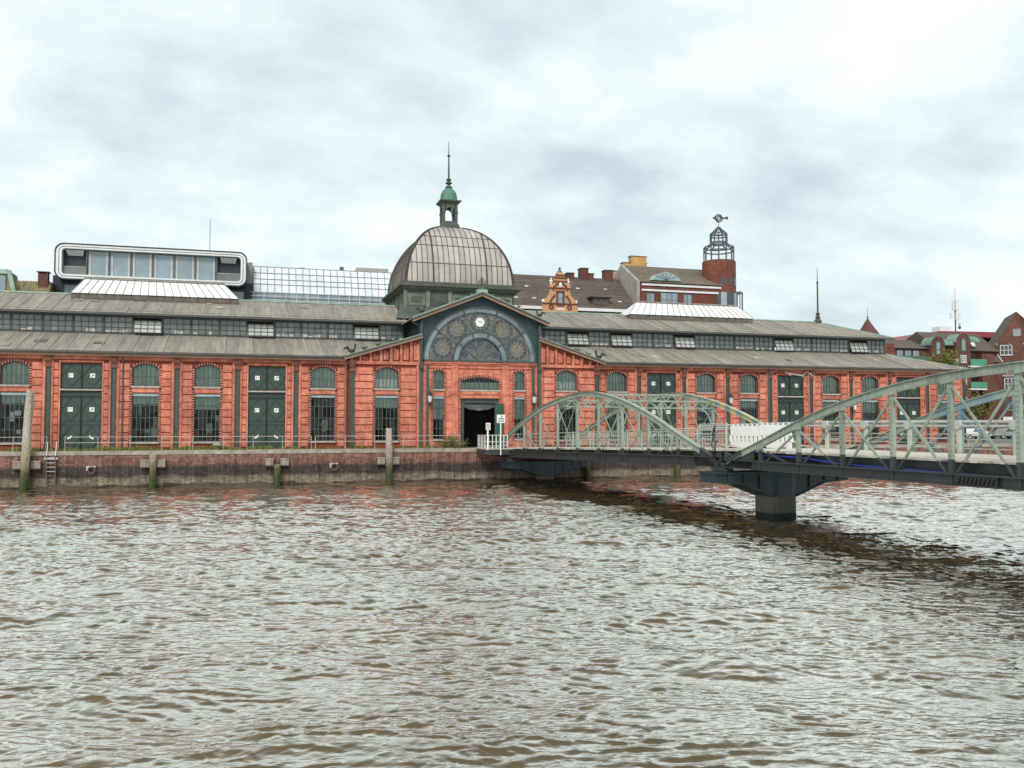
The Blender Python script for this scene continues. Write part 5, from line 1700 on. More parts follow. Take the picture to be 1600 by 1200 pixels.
# mooring rings
def ring_(x, lab, k=1.0):
    T = thing('mooring_ring', (x, -2.36, 1.4), lab, 'mooring ring', 'iron mooring rings on the quay wall')
    MB().box(x - .33*k, x + .30*k, -2.42, -2.30, 1.62, 1.72).build('bracket', GALV, T)
    MB().box(x - .33*k, x - .22*k, -2.45, -2.30, 1.38, 1.62).build('bracket', GALV, T)
    MB().ring((x + .02, 1.42), .20*k, .27*k, -2.50, -2.43, n=20).build('ring', RUST, T)
ring_(-29.65, 'iron mooring ring between the ladder and the first fender pile')
ring_(-12.2, 'iron mooring ring between the lowest stub and the medium pile')
# bollard
BO = thing('bollard', (-20.95, -2.1, 2.8), 'rusty mushroom bollard with a flat head on the coping', 'bollard')
MB().lathe(-20.95, -2.12, [(.17, 2.35), (.2, 2.78), (.14, 2.95), (.15, 3.1)], 12).build('shaft', RUST, BO)
MB().lathe(-20.95, -2.12, [(.15, 3.08), (.32, 3.16), (.34, 3.24), (.2, 3.30)], 12).build('head', SILL, BO)
# railings on the quay edge
QRAIL = M('dull_rail', (0.46, 0.44, 0.40), (0.3, 0.27, 0.23), 3, .5)
def quay_rail(x0, x1, lab, step=2.35, lean=False):
    T = thing('quay_railing', ((x0 + x1)/2, -1.62, 2.8), lab, 'railing', 'pale tube railings on the quay edge')
    n = max(1, round((x1 - x0) / step))
    for z in (3.40, 3.82):
        m_ = MB(); m_.cyl((x0, -1.62, z), (x1, -1.62, z), .021, 8); m_.build('rail', QRAIL, T)
    for i in range(n + 1):
        x = x0 + (x1 - x0) * i / n
        q = MB(); q.cyl((x + (-.12 if lean and i == n else 0), -1.62, 2.76), (x, -1.62, 3.84), .024, 8); q.build('post', QRAIL, T)
quay_rail(-46.0, -32.75, 'pale tube railing left of the ladder gap', lean=True)
quay_rail(-31.55, -13.9, 'long pale tube railing before the gate doors right of the ladder')
quay_rail(-13.6, -1.9, 'pale tube railing ending at the bush by the portal')
quay_rail(8.7, 50.0, 'pale tube railing on the quay behind the bridge')
# wall lanterns
def lamp(x, y, z, lab):
    T = thing('wall_lantern', (x, y, z), lab, 'lantern', 'wall lanterns on the hall')
    b = MB(); b.tube([(x, y, z), (x, y - .2, z - .12), (x, y - .42, z - .05), (x, y - .5, z + .12)], .028, 6); b.tube([(x, y, z + .35), (x, y - .28, z + .02)], .02, 6)
    b.build('bracket', BLACK, T)
    MB().lathe(x, y - .5, [(.10, z + .12), (.13, z + .2), (.20, z + .62), (.21, z + .66)], 6).build('glass', M('lamp_glass', (.6, .62, .62), (.5, .52, .52), 3, .2), T)
    MB().lathe(x, y - .5, [(.26, z + .66), (.16, z + .82), (.07, z + .92), (.08, z + .98), (.02, z + 1.1)], 6).build('cap', BLACK, T)
lamp(-4.35, WY - .16, 6.45, 'black wall lantern left of the portal')
lamp(4.72, WY - .16, 6.45, 'black wall lantern right of the portal behind the bridge')
lamp(24.04, -.12, 6.55, 'black wall lantern between two windows behind the far truss')
lamp(37.55, -.12, 6.0, 'black wall lantern between two windows behind the nearer span')
# hoist canopy bracket over a gate on the right
hb_ = MB()
for xx in (30.0, 32.4):
    hb_.tube([(xx, -.1, 9.75), (xx - .1, -.9, 9.55), (xx, -1.25, 9.3)], .05, 6)
hb_.tube([(30.0, -1.1, 9.5), (31.4, -1.05, 9.3), (32.3, -.6, 8.6), (32.6, -.15, 7.6)], .06, 6)
hb_.tube([(31.4, -1.05, 9.3), (32.5, -.15, 9.7)], .05, 6)
hb_.build('hoist_bracket', GALV, HALL)
# ---- grass along the quay edge
gm = MB()
random.seed(5)
def tuft(x, y, z, n, h, sp_):
    for _ in range(n):
        a_ = random.uniform(0, 6.28); hh = h * random.uniform(.5, 1.2)
        bx, by = x + random.uniform(-.12, .12), y + random.uniform(-.12, .12)
        dx, dy = math.cos(a_) * sp_ * random.random(), math.sin(a_) * sp_ * random.random()
        ww = random.uniform(.012, .028); px_, py_ = -math.sin(a_) * ww, math.cos(a_) * ww
        gm.add([(bx - px_, by - py_, z), (bx + px_, by + py_, z), (bx + dx*.5 + px_*.7, by + dy*.5 + py_*.7, z + hh*.65), (bx + dx*.5 - px_*.7, by + dy*.5 - py_*.7, z + hh*.65), (bx + dx, by + dy, z + hh)], [(0, 1, 2, 3), (3, 2, 4)], random.choice((0, 0, 1, 2)))
x = -46
while x < -2.3:
    den_ = 1.0 if x < -17 else .45
    k = .55 + .45 * math.sin(x * 1.7) * math.sin(x * .6 + 1)
    if abs(x + 32.2) < .5: k *= .3
    for _ in range(int(7 * den_ * (k + .5))):
        tuft(x + random.uniform(0, .3), random.uniform(-1.62, -.9), 2.72, 7, .20 + .32 * max(0, k) * den_, .22)
    x += .3
for xx in np.arange(9, 50, .6):
    tuft(xx, random.uniform(-1.6, -1.2), 2.72, 5, .14, .15)
GR = [M('grass_green', (0.22, 0.27, 0.05), (0.13, 0.18, 0.03), 2, .7, spec=.2), M('grass_dark', (0.10, 0.14, 0.025), (0.06, 0.09, 0.018), 2, .7, spec=.2), M('grass_straw', (0.30, 0.27, 0.11), (0.2, 0.18, 0.07), 2, .8, spec=.2)]
gm.build('grass', GR, kind='stuff', label='ragged green grass growing along the quay edge')
# ---- bush beside the portal
BU = thing('bush', (-2.6, -1.5, 2.74), 'low straggly olive bush on the quay left of the landing platform', 'bush')
bm_ = MB(); tw = MB()
random.seed(9)
for i in range(90):
    a_ = random.uniform(0, 6.28); rr = random.uniform(.1, 1.35); hh = random.uniform(.35, 1.25) * (1.1 - .4 * rr)
    tip = Vector((-2.6 + rr * math.cos(a_) * 1.15, -1.5 + rr * math.sin(a_) * .5, 2.74 + hh))
    base_ = Vector((-2.6 + .2 * math.cos(a_), -1.5 + .15 * math.sin(a_), 2.74))
    tw.cyl(base_, tip, .012, 4, .005)
    for k in range(26):
        q = base_.lerp(tip, random.uniform(.25, 1.08)) + Vector((random.uniform(-.09, .09), random.uniform(-.09, .09), random.uniform(-.06, .09)))
        l_ = random.uniform(.03, .07); u = Vector((random.uniform(-1, 1), random.uniform(-1, 1), random.uniform(-.4, 1))).normalized(); v = u.cross(Vector((random.uniform(-1, 1), random.uniform(-1, 1), .3))).normalized()
        bm_.add([q - u*l_, q + v*l_*.4, q + u*l_, q - v*l_*.4], [(0, 1, 2, 3)], random.choice((0, 1, 2, 2)))
bm_.build('leaves', [GR[0], GR[1], M('bush_olive', (0.17, 0.15, 0.05), (0.1, 0.095, 0.03), 2, .8)], BU, kind='stuff')
tw.build('stems', RUST, BU)

# ================================================================== TREES
def tree(x, y, z, h, r, nl, cols, lab, nm='tree'):
    T = thing(nm, (x, y, z), lab, 'tree')
    tk = MB(); tk.cyl((x, y, z), (x + .1, y, z + h*.45), .16 * h/5, 8, .10 * h/5)
    ends = []
    for i in range(16):
        a_ = random.uniform(0, 6.28); s0 = Vector((x + .1, y, z + h * random.uniform(.3, .5)))
        rr = r * random.uniform(.35, .9); e_ = Vector((x + rr*math.cos(a_), y + rr*math.sin(a_), z + h * random.uniform(.55, .95)))
        tk.cyl(s0, e_, .05 * h/5, 5, .015); ends.append(e_)
    tk.build('trunk', RUST, T)
    cm = MB()
    for i in range(nl):
        c = random.choice(ends) + Vector((random.gauss(0, r*.22), random.gauss(0, r*.22), random.gauss(0, h*.08)))
        for k in range(9):
            q = c + Vector((random.gauss(0, .16), random.gauss(0, .16), random.gauss(0, .13)))
            l_ = random.uniform(.07, .15); u = Vector((random.uniform(-1, 1), random.uniform(-1, 1), random.uniform(-1, 1))).normalized(); v = u.cross(Vector((random.uniform(-1, 1), random.uniform(-1, 1), random.uniform(-1, 1)))).normalized()
            cm.add([q - u*l_, q + v*l_*.55, q + u*l_, q - v*l_*.55], [(0, 1, 2, 3)], random.choice((0, 0, 1, 2)))
    cm.build('crown', cols, T, kind='stuff')
AUT = [M('leaf_yellow', (0.26, 0.20, 0.03), (0.17, 0.14, 0.02), 1, .7), M('leaf_green', (0.09, 0.11, 0.02), (0.06, 0.075, 0.015), 1, .7), M('leaf_dark', (0.045, 0.06, 0.015), None, 1, .7)]
tree(75.6, 30, 2.74, 11.6, 3.0, 1600, AUT, 'yellowing broad tree behind the right end of the hall roof')
tree(77.0, 25, 2.74, 5.6, 1.9, 800, AUT, 'smaller yellow-green tree seen through the nearer bridge span')
# ================================================================== TOWN BEHIND
random.seed(31)
PG = M('pale_glass', (0.25, 0.32, 0.36), (0.16, 0.22, 0.25), 0.35, 0.08, vary=.18, spec=.9)
SKG = M('bright_glass', (0.70, 0.73, 0.76), (0.55, 0.59, 0.64), 0.35, 0.08, vary=.07, spec=.9)
DKG = M('dark_glass', (0.05, 0.065, 0.07), (0.03, 0.04, 0.045), 0.6, 0.08, vary=.3, spec=.8)
FRM = M('grey_frame', (0.10, 0.115, 0.12), (0.07, 0.08, 0.085), 2, .5)
LFR = M('light_frame', (0.42, 0.44, 0.44), (0.32, 0.34, 0.34), 2, .5)
WCON = M('white_cladding', (0.72, 0.73, 0.72), (0.6, 0.61, 0.61), 1, .5)
NAVY = M('navy_cladding', (0.022, 0.028, 0.045), (0.014, 0.018, 0.03), 1, .5)
CONC = M('concrete_grey', (0.36, 0.34, 0.30), (0.25, 0.235, 0.21), 0.8, .85)
def pane_win(par, x0, x1, y, z0, z1, nx=2, nz=1, fm=None, gm_=None, sill=True, name='window', fw=.07):
    f_ = MB(); fm = fm or WHITE; gm_ = gm_ or DKG
    f_.box(x0, x0 + fw, y - .06, y, z0, z1); f_.box(x1 - fw, x1, y - .06, y, z0, z1)
    f_.box(x0 + fw, x1 - fw, y - .06, y, z0, z0 + fw); f_.box(x0 + fw, x1 - fw, y - .06, y, z1 - fw, z1)
    for i in range(1, nx):
        x = x0 + (x1 - x0) * i / nx; f_.box(x - fw*.4, x + fw*.4, y - .055, y, z0 + fw, z1 - fw)
    for i in range(1, nz):
        z = z0 + (z1 - z0) * i / nz; f_.box(x0 + fw, x1 - fw, y - .05, y, z - fw*.4, z + fw*.4)
    o = f_.build(name, fm, par)
    for i in range(nx):
        xa, xb = x0 + (x1 - x0) * i / nx, x0 + (x1 - x0) * (i + 1) / nx
        e_ = random.uniform(-.012, .012)
        MB().poly([(xa, y - .02 + e_, z0), (xb, y - .02 - e_, z0), (xb, y - .02 - e_, z1), (xa, y - .02 + e_, z1)]).build('pane', gm_, o)
    if sill: MB().box(x0 - .1, x1 + .1, y - .14, y, z0 - .12, z0 - .002).build('sill', SILL, o)
    return o
def rrect(x0, x1, z0, z1, r, n=7):
    pts = []
    for cx_, cz_, a0 in ((x1 - r, z1 - r, 0), (x0 + r, z1 - r, 90), (x0 + r, z0 + r, 180), (x1 - r, z0 + r, 270)):
        for i in range(n + 1):
            a_ = R(a0 + 90 * i / n); pts.append((cx_ + r * math.cos(a_), cz_ + r * math.sin(a_)))
    return pts
def rframe(mb, o_, i_, y0, y1, mi=0):
    n = len(o_)
    for k in range(n):
        (xa, za), (xb, zb) = o_[k], o_[(k+1) % n]; (xc, zc), (xd, zd) = i_[k], i_[(k+1) % n]
        mb.poly([(xa, y0, za), (xc, y0, zc), (xd, y0, zd), (xb, y0, zb)], mi)
        mb.poly([(xa, y0, za), (xb, y0, zb), (xb, y1, zb), (xa, y1, za)], mi)
        mb.poly([(xc, y0, zc), (xc, y1, zc), (xd, y1, zd), (xd, y0, zd)], mi)
# ---- modern box with the rounded frame
BX = thing('office_building', (-29, 44, 2.74), 'modern building whose white round-cornered glazed box overhangs a navy base', 'building')
bx0, bx1, bz0, bz1, by = -39.8, -18.75, 21.25, 25.45, 38.0
m_ = MB(); rframe(m_, rrect(bx0, bx1, bz0, bz1, 1.0), rrect(bx0 + .14, bx1 - .14, bz0 + .14, bz1 - .14, .92), by - .05, by + 12); m_.build('outer_shell', NAVY, BX)
m_ = MB(); rframe(m_, rrect(bx0 + .145, bx1 - .145, bz0 + .145, bz1 - .145, .9), rrect(bx0 + .75, bx1 - .75, bz0 + .62, bz1 - .62, .4), by, by + 1.2); m_.build('white_frame', WCON, BX)
m_ = MB(); rframe(m_, rrect(bx0 + .44, bx1 - .44, bz0 + .36, bz1 - .36, .62), rrect(bx0 + .50, bx1 - .50, bz0 + .42, bz1 - .42, .56), by - .03, by - .002); m_.build('frame_joint', FRM, BX)
MB().box(bx0 + .3, bx1 - .3, by + 1.22, by + 11.8, bz0 + .25, bz1 - .25).build('body', NAVY, BX)
wx0, wx1 = bx0 + 3.35, bx1 - 3.55
n = 6
for i in range(n):
    xa, xb = wx0 + (wx1 - wx0) * i / n, wx0 + (wx1 - wx0) * (i + 1) / n
    w_ = pane_win(BX, xa + .05, xb - .05, by + .75, bz0 + .65, bz1 - .65, 1, 1, FRM, PG, False, fw=.10)
    MB().box(xa + .15, xa + .38, by + .66, by + .72, bz0 + .72, bz1 - .72).build('mullion', LFR, w_)
    MB().box(xb - .40, xb - .16, by + .66, by + .72, bz0 + .72, bz1 - .72).build('mullion', LFR, w_)
MB().box(wx0, wx1, by + .8, by + 1.2, bz0 + .63, bz1 - .63).build('glass_wall', PG, BX)
for xa, xb in ((bx0 + .78, wx0), (wx1, bx1 - .78)):
    MB().box(xa, xb, by + .55, by + .62, bz0 + .64, bz0 + 1.55).build('balustrade', M('balustrade_grey', (.16, .18, .17), None, 1, .4), BX)
    MB().box(xa, xb, by + .5, by + .66, bz0 + 1.55, bz0 + 1.62).build('handrail', LFR, BX)
    xm = (xa + xb) / 2
    m_ = MB().prism([(xm - .95, by + .35, bz1 - .75), (xm + .95, by + .35, bz1 - .75), (xm + .8, by + .95, bz1 - 1.3), (xm - .8, by + .95, bz1 - 1.3)], (0, .05, .05)); m_.build('awning', WCON, BX)
    MB().box(xb - .12 if xa < wx0 - 1 else xa, xb if xa < wx0 - 1 else xa + .12, by + .5, by + 1.2, bz0 + .64, bz1 - .64).build('jamb', FRM, BX)
MB().box(bx0 + 1.1, bx1 - 1.1, by + 3.0, by + 11, 2.74, bz0 + .05).build('base', NAVY, BX)
MB().box(bx0 - .5, bx1 + .8, by + 2.2, by + 2.9, 19.0, bz0 + .75).build('base', NAVY, BX)
for xa in (bx0 + .7, bx1 - 2.2):
    pane_win(BX, xa, xa + 2.6 if xa < -30 else xa + 1.9, by + 2.18, 19.3, 21.0, 2, 1, FRM, PG, False)
m_ = MB(); m_.cyl((-23.15, by + 3, 25.4), (-23.15, by + 3, 29.8), .035, 6); m_.build('antenna', FRM, BX)
for x in (-37.4, -31.0, -28.9, -26.2, -21.4):
    m_ = MB(); m_.cyl((x, by + 3, 25.4), (x, by + 3, 26.4), .014, 5); m_.build('lightning_rod', LFR, BX)
MB().box(-24.3, -20.4, by + 4, by + 8, 25.4, 25.85).build('roof_unit', NAVY, BX)
# ---- glazed office block
GB = thing('office_building', (-6, 46, 2.74), 'office block with sloping gridded glass front left of the dome', 'building')
gy = 41.0
NCx = 30; gx0, gx1 = -18.0, 8.0
MB().box(-18.9, 9.5, gy + .4, gy + 14, 2.74, 21.0).build('body', CONC, GB)
def gpt(x, v): return (x, gy + .05 + 1.7 * v, 21.15 + 3.45 * v)
for i in range(NCx):
    xa, xb = gx0 + (gx1 - gx0) * i / NCx + .035, gx0 + (gx1 - gx0) * (i + 1) / NCx - .035
    for k, (v0, v1) in enumerate(((0, .30), (.32, .50), (.52, .74), (.76, .98))):
        if i < 24:
            MB().poly([gpt(xa, v0), gpt(xb, v0), gpt(xb, v1), gpt(xa, v1)]).build('glass_panel', SKG, GB)
    if i < 24:
        for z0, z1 in ((19.85, 20.42), (20.48, 21.08)):
            MB().poly([(xa, gy, z0), (xb, gy, z0), (xb, gy, z1), (xa, gy, z1)]).build('glass_panel', PG, GB)
MB().prism([(gx0 - .5, gy + .12, 21.15), (gx0 - .5, gy + 1.85, 24.6), (gx0 - .5, gy + 9, 24.6), (gx0 - .5, gy + 9, 21.0), (gx0 - .5, gy + .4, 21.0)], (gx1 - gx0 + 1, 0, 0)).build('attic', LFR, GB)
mb = MB()
for i in range(NCx + 1):
    x = gx0 + (gx1 - gx0) * i / NCx
    t_ = .10 if i % 5 == 0 else .05
    a_, b_ = gpt(x, 0), gpt(x, 1)
    mb.bar((a_[0], a_[1] - .04, a_[2]), (b_[0], b_[1] - .04, b_[2]), t_, .07, side=(1, 0, 0)); mb.box(x - t_/2, x + t_/2, gy - .05, gy + .02, 17, 21.1)
for v in (0, .31, .51, .75, 1):
    a_, b_ = gpt(gx0, v), gpt(gx1, v); mb.bar((a_[0], a_[1] - .04, a_[2]), (b_[0], b_[1] - .04, b_[2]), .07, .06)
for z in (19.83, 20.45, 21.1): mb.box(gx0, gx1, gy - .07, gy - .052, z - .035, z + .035)
mb.build('glazing_grid', M('glazing_grid_grey', (.20, .225, .24), (.14, .155, .17), 2, .5), GB)
rl = MB()
for z in (20.1, 20.55, 21.0): rl.cyl((gx0 - .3, gy - .9, z), (gx1, gy - .9, z), .03, 6)
i = 0
while gx0 + i * 1.3 < gx1: rl.cyl((gx0 + i * 1.3, gy - .9, 19.0), (gx0 + i * 1.3, gy - .9, 21.02), .03, 6); i += 1
rl.build('terrace_railing', WCON, GB)
MB().box(gx0 - .6, gx1, gy - 1.0, gy + .4, 18.6, 19.2).build('terrace', CONC, GB)
m_ = MB(); m_.box(gx0 - 1.0, gx0 - .1, gy - .02, gy + 5, 17.0, 24.75); m_.build('end_wall', CONC, GB)
MB().prism([(-5.4, gy + 4, 24.6), (-4.8, gy + 4, 25.5), (-.6, gy + 4, 25.5), (-.6, gy + 4, 24.6)], (0, 4, 0)).build('roof_unit', CONC, GB)
MB().box(-7.1, -6.6, gy + 3, gy + 3.6, 24.5, 25.3).build('vent', FRM, GB); MB().box(-12.3, -11.6, gy + 3, gy + 3.5, 24.5, 24.95).build('vent', CONC, GB)
# ---- copper mansard and chimney at the far left
CM = thing('copper_roof_house', (-45, 40, 2.74), 'house with weathered copper mansard and brick chimney at the left edge', 'house')
OCH = M('tarnished_copper', (0.24, 0.20, 0.09), (0.10, 0.07, 0.04), 0.9, .6, stretch=(3, 1, .4))
MB().box(-56, -40.2, 36.6, 48, 2.74, 19.0).build('wall', BROWNB, CM)
MB().prism([(-56, 36.4, 18.6), (-56, 38.2, 20.9), (-56, 46, 20.9), (-56, 48, 18.6)], (15.9, 0, 0)).build('roof', OCH, CM)
for i in range(12):
    x = -42.9 + i * .26
    m_ = MB(); m_.bar((x, 36.4, 18.62), (x, 38.2, 20.95), .05, .06, side=(1, 0, 0)); m_.build('roof_seam', OCH, CM)
MB().prism([(-48, 36.2, 18.8), (-43.4, 36.2, 18.8), (-44.0, 36.2, 21.7), (-48, 36.2, 21.7)], (0, 4, 0)).build('dormer', OCH, CM)
m_ = MB(); m_.prism([(-43.5, 36.05, 18.8), (-43.1, 36.05, 18.8), (-43.75, 36.05, 21.75), (-44.2, 36.05, 21.75)], (0, .3, 0)); m_.box(-48, -44.1, 36.02, 36.3, 21.3, 21.8); m_.build('dormer_trim', COPPER, CM)
pane_win(CM, -46.2, -44.2, 36.18, 19.0, 21.2, 2, 1, RUST, PG, False)
MB().box(-41.35, -40.35, 37.6, 38.6, 18.8, 21.75).build('chimney', BROWNB, CM)
MB().box(-41.5, -40.2, 37.45, 38.75, 21.9, 21.98).build('chimney_cap', RUST, CM)
for x in (-41.3, -40.45): MB().box(x - .04, x + .08, 37.6, 38.6, 21.75, 21.9).build('chimney_leg', RUST, CM)

# ---- long brown roof with the curly orange gable
BRH = thing('town_house', (21, 40, 2.74), 'town house with steep brown tiled roof and curly orange stepped gable', 'house')
TILE = M('brown_tile', (0.115, 0.088, 0.068), (0.068, 0.052, 0.042), 1.4, .85, vary=.12, stretch=(1, 1, 3))
MB().box(4, 32.0, 36.2, 47, 2.74, 19.95).build('wall', REDB, BRH)
for k in range(16):
    u0, u1 = k / 16, (k + 1) / 16
    m_ = MB(); y0, y1, z0, z1 = 35.8 + 6.2*u0, 35.8 + 6.2*u1, 20.05 + 5.1*u0, 20.05 + 5.1*u1
    m_.prism([(4, y0, z0 + .05), (4, y1, z1), (4, y1, z1 - .12), (4, y0, z0 - .12)], (28.2 - .1*(k % 2), 0, 0)); m_.build('tile_course', TILE, BRH)
MB().poly([(4, 42, 25.14), (32.2, 42, 25.14), (32.2, 48.2, 20.0), (4, 48.2, 20.0)]).build('roof_slope', TILE, BRH)
MB().prism([(32.0, 36.2, 19.9), (32.0, 42, 24.9), (32.0, 47.5, 20.2)], (.1, 0, 0)).build('gable_end', CONC, BRH)
MB().box(4, 32.2, 35.55, 36.2, 19.62, 20.02).build('cornice', WCON, BRH)
MB().box(4, 32.0, 36.05, 36.2, 18.9, 19.6).build('frieze', M('dark_red_paint', (.22, .035, .04), (.15, .025, .03), 2, .7), BRH)
x = 23.0
while x < 31:
    MB().box(x, x + .45, 35.95, 36.05, 19.2, 19.42).build('frieze_block', WCON, BRH); x += .8
for x, z in ((14.0, 21.6), (17.1, 23.0), (24.4, 23.0), (28.5, 23.1), (14.9, 21.1), (17.4, 21.1), (29.6, 21.1)):
    yy = 35.8 + 6.2 * (z - 20.05) / 5.1
    m_ = MB(); m_.prism([(x - .25, yy - .1, z - .25), (x + .25, yy - .1, z - .25), (x + .25, yy + .36, z + .22), (x - .25, yy + .36, z + .22)], (0, -.06, .07)); m_.build('roof_light', WCON, BRH)
DM = MB().box(25.3, 27.6, 36.3, 39, 20.5, 21.55).build('dormer', RUST, BRH)
MB().box(24.9, 28.0, 35.9, 39, 21.56, 21.7).build('dormer_roof', TILE, DM)
for i in range(3): pane_win(BRH, 25.45 + i*.7, 26.05 + i*.7, 36.28, 20.6, 21.4, 1, 1, RUST, DKG, False)
# curly gable
ORA = M('orange_render', (0.58, 0.31, 0.14), (0.46, 0.235, 0.10), 2, .8)
DRD = M('oxblood_trim', (0.16, 0.045, 0.03), (0.1, 0.03, 0.022), 3, .7)
gc, gyy = 20.35, 35.35
half = [(2.40, 19.1), (2.40, 20.3), (2.15, 20.5), (2.25, 20.75), (2.05, 21.0), (1.75, 21.15), (1.5, 21.5), (1.38, 22.0), (1.34, 22.4), (1.40, 22.45), (1.40, 22.9), (.95, 22.95), (.90, 23.3), (.78, 23.35), (.78, 23.75), (.62, 23.8), (.62, 24.1), (.42, 24.15), (.42, 24.5), (.15, 24.62)]
pts = [(gc + a_, gyy, z) for a_, z in half] + [(gc - a_, gyy, z) for a_, z in half[::-1]]
GBL = MB().prism(pts, (0, .55, 0)).build('curly_gable', ORA, BRH)
tr_ = MB()
for z, w_ in ((20.4, 2.5), (22.42, 1.5), (23.32, .98), (23.78, .82), (24.12, .66)): tr_.box(gc - w_, gc + w_, gyy - .12, gyy - .001, z - .07, z + .07)
for s in (-1, 1):
    tr_.ring((gc + s*1.25, 19.95), .16, .34, gyy - .10, gyy - .002, n=16)
    P_ = [(1.45, 20.1), (1.35, 20.7), (1.0, 21.2), (.75, 21.5)]
    for (a_, za), (b_, zb) in zip(P_[:-1], P_[1:]): tr_.bar((gc + s*a_, gyy - .06, za), (gc + s*b_, gyy - .06, zb), .1, .22, side=(0, 1, 0))
    P_ = [(1.0, 22.1), (.85, 22.6), (.5, 22.95), (.15, 23.05)]
    for (a_, za), (b_, zb) in zip(P_[:-1], P_[1:]): tr_.bar((gc + s*a_, gyy - .06, za), (gc + s*b_, gyy - .06, zb), .1, .2, side=(0, 1, 0))
tr_.box(gc - .55, gc + .55, gyy - .10, gyy - .002, 20.1, 20.2); tr_.box(gc - .55, gc - .38, gyy - .10, gyy - .002, 20.2, 21.9); tr_.box(gc + .38, gc + .55, gyy - .10, gyy - .002, 20.2, 21.9); tr_.box(gc - .6, gc + .6, gyy - .13, gyy - .002, 21.9, 22.1)
tr_.build('gable_trim', DRD, GBL)
pane_win(BRH, gc - .36, gc + .36, gyy - .005, 20.25, 21.85, 1, 2, FRM, PG, False)
for s in (-1, 1):
    MB().lathe(gc + s*1.18, gyy + .25, [(.18, 22.9), (.12, 23.05), (.26, 23.25), (.22, 23.42), (.1, 23.5), (.14, 23.65), (.03, 23.8)], 8).build('urn', WCON, GBL)
    MB().lathe(gc + s*2.25, gyy + .25, [(.2, 20.5), (.28, 20.7), (.1, 20.95)], 8).build('scroll_stone', WCON, GBL)
    m_ = MB(); m_.prism([(gc + s*1.25, gyy - .03, 20.35), (gc + s*.75, gyy - .03, 20.4), (gc + s*.72, gyy - .03, 21.1), (gc + s*1.05, gyy - .03, 21.0)], (0, -.04, 0)); m_.build('relief', SILL, GBL)
MB().lathe(gc, gyy + .25, [(.34, 24.6), (.3, 24.72), (.08, 24.85), (.18, 24.98), (.16, 25.12), (.03, 25.22)], 10).build('ball_finial', FRM, GBL)
m_ = MB(); m_.lathe(gc, gyy - .08, [(.2, 22.5), (.24, 22.75), (.16, 23.1), (.05, 23.2)], 8); m_.build('bust', WCON, GBL)
MB().box(gc - .55, gc + .55, gyy - .04, gyy - .002, 19.55, 19.8).build('plaque', WCON, GBL)
for x0, x1, z1 in ((23.6, 24.6, 25.55), (25.6, 26.7, 26.3), (26.8, 27.5, 25.6), (29.2, 30.4, 26.2)):
    MB().box(x0, x1, 41.4, 42.6, 24.6, z1).build('chimney', BROWNB, BRH); MB().box(x0 - .08, x1 + .08, 41.3, 42.7, z1, z1 + .1).build('chimney_cap', FRM, BRH)
# ---- orange stepped gable of a house behind
OG = thing('stepped_gable_house', (33, 50, 2.74), 'house end with orange stepped gable peeping over the brick block', 'house')
YEL = M('ochre_render', (0.56, 0.33, 0.11), (0.38, 0.22, 0.07), 1, .8)
MB().box(31.5, 44, 48, 58, 2.74, 25.5).build('wall', REDB, OG)
for x0, x1, z1 in ((33.0, 38.6, 27.4), (34.6, 38.4, 28.7), (35.8, 38.3, 29.7)):
    MB().box(x0, x1, 47.6 - .1 * (x0 - 32), 48.6 - .1 * (x0 - 32), 25.0, z1 - .12).build('gable_step', YEL, OG); MB().box(x0 - .08, x1 + .08, 47.55 - .1 * (x0 - 32), 48.62 - .1 * (x0 - 32), z1 - .12, z1).build('step_cap', RUST, OG)

# ---- brick block with the round tower
TB = thing('brick_tower_block', (39, 41, 2.74), 'brick block with white bands, tiled roof and round lantern tower', 'building')
MB().box(31.7, 44.7, 36.0, 46, 2.74, 23.95).build('wall', REDB, TB)
TI2 = M('ridged_tile', (0.19, 0.145, 0.11), (0.11, 0.085, 0.065), 1.2, .85, vary=.15, stretch=(1, 1, 3))
for k in range(13):
    u0, u1 = k / 13, (k + 1) / 13
    y0, y1, z0, z1 = 35.7 + 5.6*u0, 35.7 + 5.6*u1, 23.98 + 3.05*u0, 23.98 + 3.05*u1
    m_ = MB(); m_.prism([(31.9, y0, z0 + .07), (31.9, y1, z1), (31.9, y1, z1 - .15), (31.9, y0, z0 - .12)], (12.6 - .1*(k % 2), 0, 0)); m_.build('tile_course', TI2, TB)
MB().poly([(31.9, 41.3, 27.0), (44.5, 41.3, 27.0), (44.5, 46.4, 24), (31.9, 46.4, 24)]).build('roof_slope', TI2, TB)
MB().prism([(31.5, 36.0, 18.0), (31.5, 35.75, 24.0), (31.5, 41.3, 27.1), (31.5, 46.4, 24), (31.5, 46.4, 18)], (.35, 0, 0)).build('end_wall', CONC, TB)
for z0, z1 in ((23.45, 23.72), (22.70, 22.95)): MB().box(32.2, 44.6, 35.85, 36.0, z0, z1).build('white_band', WCON, TB)
for x in (33.0, 35.5, 38.3, 41.0): MB().box(x - .05, x + .05, 35.93, 36.0, 22.96, 23.44).build('expansion_joint', FRM, TB)
pane_win(TB, 32.9, 34.1, 35.99, 21.1, 22.45, 2, 1, FRM, PG, True)
pane_win(TB, 35.0, 37.6, 35.99, 20.6, 22.6, 3, 2, FRM, PG, False)
pane_win(TB, 38.4, 39.75, 35.99, 21.1, 22.5, 2, 1, FRM, PG, True)
for x in (35.3, 36.2, 37.4):
    m_ = MB(); m_.lathe(x, 35.4, [(.2, 20.0), (.3, 20.6), (.2, 21.0), (.05, 21.3)], 8); m_.build('balcony_plant', GR[1], TB)
MB().box(34.5, 38.2, 35.0, 35.1, 19.8, 20.9).build('balcony_rail', FRM, TB)
